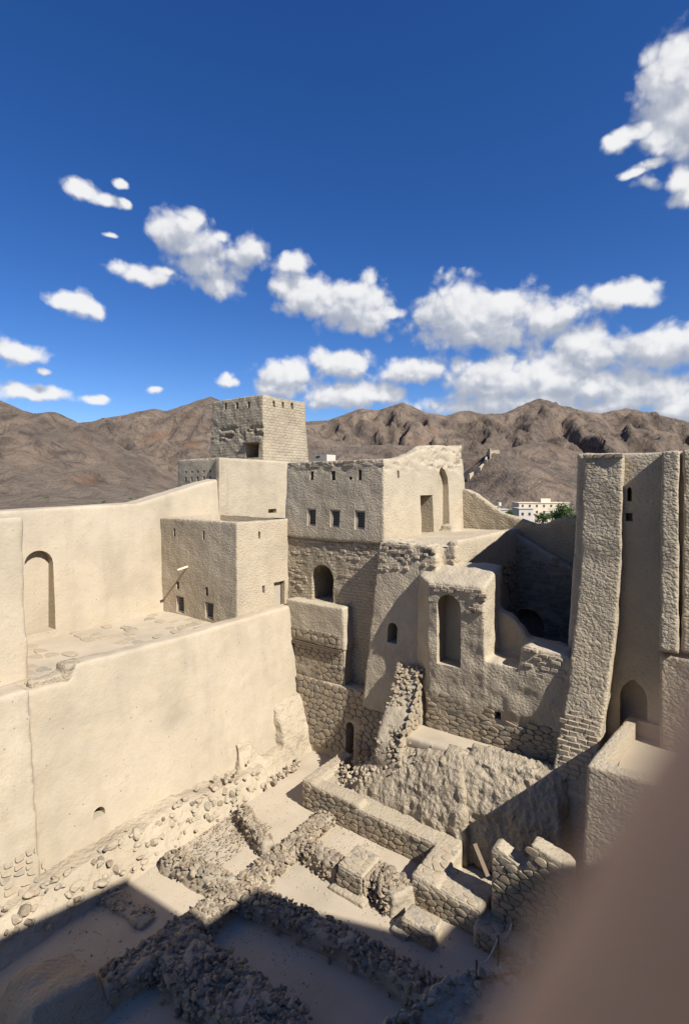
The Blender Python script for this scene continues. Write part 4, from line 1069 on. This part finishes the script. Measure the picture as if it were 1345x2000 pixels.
rd = random.Random(19); vs, fs = [], []
for k in range(5200):
    if k % 2: a, b = rd.uniform(6, 15.2), rd.uniform(-15.2, -4.5)
    else:
        ln_ = rd.choice([((10.3, -14.5), (11.2, -4.8)), ((15, -11.7), (7, -11.9)), ((8.3, -12.2), (8.4, -7.6)), ((13.2, -11.4), (13.3, -7.5)), ((15.1, -13), (15.1, -7.4))])
        t = rd.random(); a = ln_[0][0] + t * (ln_[1][0] - ln_[0][0]) + rd.gauss(0, .55); b = ln_[0][1] + t * (ln_[1][1] - ln_[0][1]) + rd.gauss(0, .55)
    p = W(a, b, FZ + 0.0); q = rd.uniform(0.012, 0.03) if rd.random() < .93 else rd.uniform(.03, .06); k0 = len(vs); th = rd.random() * 6
    vs += [p + Vector((q * math.cos(th + m), q * math.sin(th + m) * .8, -.01)) for m in (0, 1.6, 3.1, 4.7)] + [p + Vector((0, 0, q * .9))]
    fs += [(k0, k0 + 1, k0 + 4), (k0 + 1, k0 + 2, k0 + 4), (k0 + 2, k0 + 3, k0 + 4), (k0 + 3, k0, k0 + 4)]
o = link('loose_gravel', mesh_from(vs, fs), 'buried_stone'); o['kind'] = 'stuff'; o['label'] = 'fine loose gravel scattered over the courtyard floor'; o['category'] = 'gravel'

# leaning plank
r = root('wooden_plank', 'weathered wooden plank leaning against the stepped stone wall', 'plank', W(14.9, -5.7, FZ))
p0, p1 = W(*pa(926, 1648, 15.6)), W(*pz(952, 1712, -11.95))
d = (p1 - p0).normalized(); u = d.cross(Vector((0, 0, 1))).normalized() * 0.07; v = u.cross(d).normalized() * 0.02
vs = [p0 - u - v, p0 + u - v, p0 + u + v, p0 - u + v, p1 - u - v, p1 + u - v, p1 + u + v, p1 - u + v]
link('board', mesh_from(vs, [(0, 1, 2, 3), (7, 6, 5, 4), (0, 4, 5, 1), (1, 5, 6, 2), (2, 6, 7, 3), (3, 7, 4, 0)], rootloc(r)), 'plank_wood', r)

# ================================================================== TALL BUTTRESSED TOWER (right)
r = root('buttressed_tower', 'tall rough-plastered tower with flaring buttresses and a pointed arch at its foot', 'tower', W(20, -1, -13))
s = Soup(); KZ = 1.12
sb = Soup(); sb.hexa([(18.75, -4.45, -13), (18.75, 8, -13), (29.0, 8, -13), (29.0, -6.0, -13)], [(19.3, -3.95, KZ), (19.3, 8, KZ), (29, 8, KZ), (29, -5.9, KZ)])
BUT = []
def buttress(lev):
    s = Soup(); BUT.append(s)
    for (z0, a0, l0, r0), (z1, a1, l1, r1) in zip(lev[:-1], lev[1:]):
        s.hexa([(a0, l0, z0), (a0, r0, z0), (20, r0, z0), (20, l0, z0)], [(a1, l1, z1), (a1, r1, z1), (20, r1, z1), (20, l1, z1)])
LEV = [(-13, 16.5, -4.4, -3.1), (-9.4, 17.1, -4.3, -3.05), (-7.8, 17.6, -4.13, -2.93), (-6.5, 17.95, -3.98, -2.8), (-5, 18.2, -3.85, -2.65), (-2.5, 18.6, -3.72, -2.52), (KZ, 18.8, -3.67, -2.49)]
buttress(LEV); buttress([(z, a + .05, -1.42, -.96) for z, a, l_, r_ in LEV[4:]]); buttress([(z, a + .3, -.86, 0.6) for z, a, l_, r_ in LEV[4:]])
s = Soup(); BUT.append(s); s.hexa([(18.3, -1.42, -13), (18.3, 3, -13), (20, 3, -13), (20, -1.42, -13)], [(18.5, -1.42, -5.2), (18.5, 3, -5.2), (20, 3, -5.2), (20, -1.42, -5.2)])
c = Soup()
openB(c, 1236, 1327, 1450, 54, 19.0, 0.6, 'point')
openB(c, 1228, 951, 979, 9, 19.25, 0.7, 'point'); openB(c, 1227, 1002, 1018, 14, 19.2, 0.5)
solid('wall', sb, 'plaster', r, 0.08, ((0.4, 0.06, 2, 43), (1.6, 0.03, 3, 15)), c)
for s in BUT:
    solid('buttress', s, 'plaster_coarse', r, 0.055, ((0.4, 0.07, 2, 43), (1.6, 0.045, 3, 15)))
bricksB(r, lambda b, z: 18.77, -3.6, -2.55, 0.93, 1.1, 0.30, 0.15, 0.04, 141, 0.9)
bricksB(r, lambda b, z: 17.1 + 0.31 * (z + 9.4), -4.15, -3.0, -9.2, -7.2, 0.32, 0.15, 0.0, 143, 0.75, -0.2)

# ================================================================== FLAT-ROOFED BLOCK BY THE TOWER
r = root('flat_roof_block', 'rough-plastered block with a low parapet round its pale flat roof below the tower', 'building', W(15.5, 0, -13))
s = Soup()
s.hexa([(14.75, -3.05, -13), (14.75, 6, -13), (19.2, 6, -13), (19.2, -2.55, -13)], [(15.12, -2.85, -7.55), (15.12, 6, -7.55), (19.15, 6, -7.55), (19.15, -2.37, -7.55)])
c = Soup(); c.hexa([(15.5, -2.48, -8.1), (15.5, 7, -8.1), (18.85, 7, -8.1), (18.85, -2.07, -8.1)], [(15.5, -2.48, -6), (15.5, 7, -6), (18.85, 7, -6), (18.85, -2.07, -6)])
solid('wall', s, 'plaster', r, 0.06, ((0.4, 0.04, 2, 45), (1.8, 0.025, 3, 15)), c)
boxmesh('roof_screed', 'floor_earth', r, [(15.4, 18.9, -2.3, 6, -8.35, -8.05)])

# ================================================================== KEEP BESIDE AND BELOW THE VIEWER (throws the long foreground shade)
def caster(x, y, zf=FZ, zt=4.3):
    a, b, z = pz(x, y, zf); p = W(a, b, zt); k = (zt - zf) / SUN.z
    return Vector((p.x + SUN.x * k, p.y + SUN.y * k))
K = [caster(0, 1838), caster(246, 1718), caster(388, 1812), caster(492, 1742, -12.2), caster(850, 1838), caster(930, 1775, -11.98), caster(1000, 1722, pa(1000, 1722, 13.95)[2]), caster(1100, 1688, pa(1100, 1688, 13.95)[2])]
d = (K[1] - K[0]).normalized()
poly = [K[0] - d * 9] + K + [Vector((26, 4.0)), Vector((26, -18)), Vector((-4, -18))]
r = root('keep', 'high stepped keep the viewer stands on, casting the long shade over the courtyard', 'keep', (12, -8, -13))
vs = [Vector((p.x, p.y, -13.2)) for p in poly] + [Vector((p.x, p.y, 4.3)) for p in poly]; n = len(poly)
fs = [tuple(range(n)), tuple(range(2 * n - 1, n - 1, -1))] + [((i + 1) % n, i, n + i, n + (i + 1) % n) for i in range(n)]
me = mesh_from(vs, fs, rootloc(r))
bm = bmesh.new(); bm.from_mesh(me); bmesh.ops.recalc_face_normals(bm, faces=bm.faces); bm.to_mesh(me); bm.free()
link('wall', me, 'plaster_coarse', r)

r = root('foreground_bastion', 'crumbling grey plastered bastion edge at the foot of the viewer, in shade', 'bastion', W(6, -2, -13))
P_ = [pz(760, 2010, -7.2), pz(800, 1985, -7.1), pz(850, 1935, -7.1), pz(905, 1898, -7.05), pz(985, 1878, -7.0), pz(1060, 1850, -7.0), pz(1200, 1800, -7.0), pz(1500, 1770, -7.0)]
s = Soup()
bk = [(1.2, 1.0), (1.0, -2.5)]
ring = [(p[0], p[1]) for p in P_] + [(4.2, 5.0), (1.5, -0.8), (2.6, -3.2)]
s.hexa([(a + .25, b - .05, -13.2) for a, b in ring], [(a, b, -7.05) for a, b in ring])
solid('mass', s, 'earth', r, 0.035, ((0.9, 0.16, 3, 47), (3.5, 0.10, 4, 15)))
r2 = random.Random(77)
for k in range(160):
    i = r2.randrange(len(P_) - 2); t = r2.random(); a = P_[i][0] + t * (P_[i + 1][0] - P_[i][0]) - abs(r2.gauss(0, .35)); b = P_[i][1] + t * (P_[i + 1][1] - P_[i][1])
    rock(r, W(a, b, -7.05 + r2.uniform(-.05, .07)), r2.uniform(0.05, 0.16), r2, ('buried_stone', 'rubble_stone')[r2.randrange(2)])

# rope and posts of the walkway
r = root('rope_barrier', 'thin white rope barrier on short posts along the shaded walkway', 'rope', W(12.2, -3.6, FZ))
pp = [pz(930, 1900, -12.0), pz(972, 1850, -12.0), pz(1000, 1818, -12.0), pz(1040, 1800, -12.0)]
for p in pp: vs, fs = tube([W(p[0], p[1], -12.9), W(p[0], p[1], -11.7)], 0.03, 6); link('post', mesh_from(vs, fs, rootloc(r), True), 'wood', r)
pts = []
for i in range(len(pp) - 1):
    for k in range(7):
        t = k / 6; pts.append(W(pp[i][0] + t * (pp[i + 1][0] - pp[i][0]), pp[i][1] + t * (pp[i + 1][1] - pp[i][1]), -11.75 - 0.25 * math.sin(math.pi * t)))
vs, fs = tube(pts, 0.014, 5); link('cord', mesh_from(vs, fs, rootloc(r), True), 'rope', r)

# ================================================================== HILL WALL, TOWN, TREES
def hit(x, y, y0=150, y1=2900):
    u = (x - CX) / F; v = (HOR - y) / F; Y = y0
    while Y < y1:
        if v * Y < ground_z(u * Y, Y): return Vector((u * Y, Y, v * Y))
        Y += 3.0
    return Vector((u * y1, y1, v * y1))
r = root('hill_wall', 'pale old fortification wall climbing the bare hill to a ruined lookout', 'wall', hit(930, 925))
nodes = [(893, 948), (905, 939), (915, 933), (926, 928), (936, 920), (943, 911), (948, 903), (951, 893), (953, 886)]
pts = [hit(x, y) for x, y in nodes]
vs, fs = [], []
rd = random.Random(3)
for i, p in enumerate(pts):
    q = Vector((0.8, -0.6, 0)) * 1.1; top = 4.2 + rd.uniform(-.8, .8)
    zb_ = min(p.z, ground_z(p.x, p.y)) - 4
    vs += [Vector((p.x - q.x, p.y - q.y, zb_)), Vector((p.x + q.x, p.y + q.y, zb_)), Vector((p.x + q.x, p.y + q.y, p.z + top)), Vector((p.x - q.x, p.y - q.y, p.z + top))]
for i in range(len(pts) - 1):
    k = i * 4
    for j in range(4): fs.append((k + j, k + (j + 1) % 4, k + 4 + (j + 1) % 4, k + 4 + j))
fs.append((0, 1, 2, 3)); k = 4 * (len(pts) - 1); fs.append((k + 3, k + 2, k + 1, k))
link('wall', mesh_from(vs, fs, rootloc(r)), 'plaster', r)
p = hit(962, 886)
def wbox(x0, x1, y0, y1, z0, z1, org):
    vs = [Vector((x, y, z)) - org for z in (z0, z1) for x, y in ((x0, y0), (x1, y0), (x1, y1), (x0, y1))]
    me = bpy.data.meshes.new('b'); me.from_pydata(vs, [], [(3, 2, 1, 0), (4, 5, 6, 7), (0, 1, 5, 4), (1, 2, 6, 5), (2, 3, 7, 6), (3, 0, 4, 7)]); me.update(); return me
r = root('lookout_ruin', 'ruined stone lookout on the bare hilltop at the head of the old wall', 'ruin', p)
link('wall', wbox(p.x - 5, p.x - 3.6, p.y - 5, p.y + 5, p.z - 8, p.z + 6, rootloc(r)), 'plaster', r)
link('wall', wbox(p.x - 3.6, p.x + 9, p.y + 3.6, p.y + 5, p.z - 8, p.z + 4.5, rootloc(r)), 'plaster', r)

def town(label, x0, x1, ytop, Y, mat, storey_rows, win, depth=12, extra=None, name='town_house'):
    X0, X1 = (x0 - CX) / F * Y, (x1 - CX) / F * Y; zt = (HOR - ytop) / F * Y; zg = ground_z((X0 + X1) / 2, Y) - 1
    r = root(name, label, 'house', ((X0 + X1) / 2, Y, zg), None); o = rootloc(r)
    link('wall', wbox(X0, X1, Y, Y + depth, zg, zt, o), mat, r)
    link('roof', wbox(X0 - .4, X1 + .4, Y - .4, Y + depth + .4, zt, zt + .45, o), mat, r)
    for row in storey_rows:
        zc = (HOR - row) / F * Y
        for k in range(win):
            xc = X0 + (X1 - X0) * (k + 0.5) / win
            w_ = link('window', wbox(xc - .6, xc + .6, Y - .06, Y + .2, zc - .75, zc + .75, o), 'dark_pane', r)
            link('frame', wbox(xc - .75, xc + .75, Y - .10, Y - .04, zc - .95, zc - .78, o), 'town_white', w_, -Vector(w_.location))
    if extra:
        a0, a1, yt = extra; link('stair_tower', wbox((a0 - CX) / F * Y, (a1 - CX) / F * Y, Y + 2, Y + 6, zt + .4, (HOR - yt) / F * Y, o), mat, r)
    return r
town('long cream two-storey town house with a roof stair block below the bare hill', 1013, 1110, 983, 330, 'town_wall', (988, 1000), 7, 14, (1058, 1077, 974))
town('plain whitewashed town house in front of the long cream one', 1013, 1040, 994, 270, 'town_white', (1004,), 2, 9)
town('small white town house half hidden by the curved wall', 975, 992, 996, 300, 'town_white', (1003,), 2, 8)
town('small cream town house with a flat roof beside the water tank', 955, 972, 990, 350, 'town_wall', (998,), 2, 8)
Yw = 330; xw = (974 - CX) / F * Yw; zw = ground_z(xw, Yw)
r = root('water_tank', 'pale water tank on a slim tower beside the small cream town house', 'water tank', (xw, Yw, zw))
vs, fs = tube([Vector((xw, Yw, zw - 1)), Vector((xw, Yw, -12.6))], 0.5); link('shaft', mesh_from(vs, fs, rootloc(r)), 'town_wall', r)
vs, fs = tube([Vector((xw, Yw, -12.6)), Vector((xw, Yw, -10.3))], 1.3, 12); link('tank', mesh_from(vs, fs, rootloc(r)), 'town_wall', r)

def tree(label, X, Y, zt, rx, rz, n, seed, leaf=0.5):
    zg = ground_z(X, Y); rd = random.Random(seed)
    r = root('tree', label, 'tree', (X, Y, zg), 'trees below the fort'); o = rootloc(r)
    c = Vector((X, Y, zt - rz)); vs, fs = tube([Vector((X, Y, zg - .5)), Vector((X + .3, Y, (zg + c.z) / 2)), c], [0.5, 0.38, 0.15]); 
    for k in range(6):
        th = k * 1.05; e = c + Vector((math.cos(th) * rx * .6, math.sin(th) * rx * .6, rz * rd.uniform(0, .5))); v2, f2 = tube([c - Vector((0, 0, rz * .8)), (c + e) / 2, e], [0.2, .12, .05], 5)
        b0 = len(vs); vs += v2; fs += [tuple(i + b0 for i in f) for f in f2]
    link('trunk', mesh_from(vs, fs, o, True), 'bark', r)
    clumps = [c + Vector((rd.gauss(0, .45) * rx, rd.gauss(0, .45) * rx, rd.gauss(0, .42) * rz)) for _ in range(16)]
    vs, fs = [], []
    for k in range(n):
        cc = clumps[rd.randrange(16)]; p = cc + Vector((rd.gauss(0, .22) * rx, rd.gauss(0, .22) * rx, rd.gauss(0, .24) * rz))
        d1 = Vector((rd.gauss(0, 1), rd.gauss(0, 1), rd.gauss(0, 1))).normalized(); d2 = d1.cross(Vector((rd.gauss(0, 1), rd.gauss(0, 1), rd.gauss(0, 1)))).normalized()
        q = leaf * rd.uniform(.5, 1.1); k0 = len(vs); vs += [p - d1 * q, p + d2 * q * .45, p + d1 * q, p - d2 * q * .45]; fs.append((k0, k0 + 1, k0 + 2, k0 + 3))
    link('crown', mesh_from(vs, fs, o), 'leaf', r)
tree('bushy green tree in front of the long cream town house', (1097 - CX) / F * 190, 190, -7.1, 5.0, 3.6, 2600, 5)
tree('small green tree beside the whitewashed town house', (1060 - CX) / F * 240, 240, -12.6, 3.2, 2.5, 900, 6)
tree('low scrubby tree among the small town houses', (997 - CX) / F * 300, 300, -13.2, 4.0, 2.2, 900, 7)
# thorn bushes dotted over the plain and the foot of the hills
for k, (x, y) in enumerate(((92, 973), (203, 982), (256, 975))):
    p = hit(x, y); rd = random.Random(400 + k)
    r = root('thorn_bush', 'small dark thorn bush on the bare slope beyond the curtain wall', 'bush', p, 'thorn bushes on the bare slope'); vs, fs = [], []
    for q in range(160):
        d0_ = Vector((rd.gauss(0, 1.1), rd.gauss(0, 1.1), abs(rd.gauss(0.6, .7)))); d1_ = Vector((rd.gauss(0, 1), rd.gauss(0, 1), rd.gauss(0, 1))).normalized() * .5; d2_ = d1_.orthogonal() * .6; k0 = len(vs)
        vs += [d0_ - d1_, d0_ + d2_, d0_ + d1_, d0_ - d2_]; fs.append((k0, k0 + 1, k0 + 2, k0 + 3))
    link('foliage', mesh_from(vs, fs), 'leaf', r)

# ================================================================== HAND REACHING IN FRONT OF THE LENS
def hand():
    r = root('hand', 'hand in a dark sleeve held up very close, one finger stretched out, blurred', 'hand', (0.015, -0.04, -0.185))
    chain = [  # index, palm, other fingers, thumb, forearm
     [(0.015, -0.04, -0.185, .024), (0.006, -0.016, -0.135, .021), (-0.009, 0.012, -0.096, .0125), (-0.002, .020, -.073, .0098), (0.0032, 0.0225, -0.0525, .0098), (.011, .0232, -.038, .0088), (0.0179, 0.0235, -0.0264, .0092), (.0241, .0230, -.0141, .0090), (0.0291, 0.0222, -0.0034, .0078)],
     [(0.006, -0.016, -0.135, .021), (0.008, -0.004, -0.100, .0125), (0.030, 0.004, -0.070, .0095), (0.050, -0.006, -0.050, .0085), (0.058, -0.014, -0.040, .007)],
     [(0.006, -0.016, -0.135, .021), (0.026, -0.014, -0.108, .0120), (0.047, -0.008, -0.082, .0092), (0.064, -0.016, -0.064, .0083), (0.070, -0.024, -0.056, .007)],
     [(0.006, -0.016, -0.135, .021), (0.040, -0.024, -0.122, .0110), (0.058, -0.020, -0.100, .0082), (0.070, -0.026, -0.086, .0075), (.074, -.032, -.079, .0063)],
     [(0.006, -0.016, -0.135, .021), (-0.016, -0.030, -0.130, .0135), (-0.032, -0.030, -0.100, .0105), (-0.038, -0.022, -0.072, .0095), (-.039, -.018, -.060, .0075)],
     [(0.015, -0.04, -0.185, .024), (0.045, -0.13, -0.27, .030), (0.075, -0.22, -0.35, .036), (.10, -.30, -.42, .040)]]
    vs, es, rad, idx = [], [], [], {}
    for ch in chain:
        prev = None
        for (x, y, z, q) in ch:
            key = (x, y, z)
            if key not in idx: idx[key] = len(vs); vs.append(key); rad.append(q)
            if prev is not None: es.append((prev, idx[key]))
            prev = idx[key]
    SCL = 10.0
    org = rootloc(r)
    me = bpy.data.meshes.new('hand'); me.from_pydata([tuple((Vector(v) - org) * SCL) for v in vs], es, [])
    def st(o):
        m = o.modifiers.new('skin', 'SKIN')
        if not me.skin_vertices: pass
        for i, q in enumerate(rad):
            me.skin_vertices[0].data[i].radius = (q * SCL, q * SCL); me.skin_vertices[0].data[i].use_root = (i == 0)
        m.use_smooth_shade = True; m.branch_smoothing = 0.5
        q = o.modifiers.new('sub', 'SUBSURF'); q.levels = 2; q.render_levels = 2
    out = apply_mod(me, st)
    out.transform(Matrix.Scale(1 / SCL, 4)); out.shade_smooth(); out.materials.clear()
    link('body', out, 'skin', r)
    vs, fs = tube([Vector(v) - org for v in ((.03, -.085, -.228), (.045, -.13, -.27), (.075, -.22, -.35), (.115, -.34, -.455))], [.036, .040, .046, .050], 20)
    link('sleeve', mesh_from(vs, fs, smooth=True), 'cloth', r)
hand()
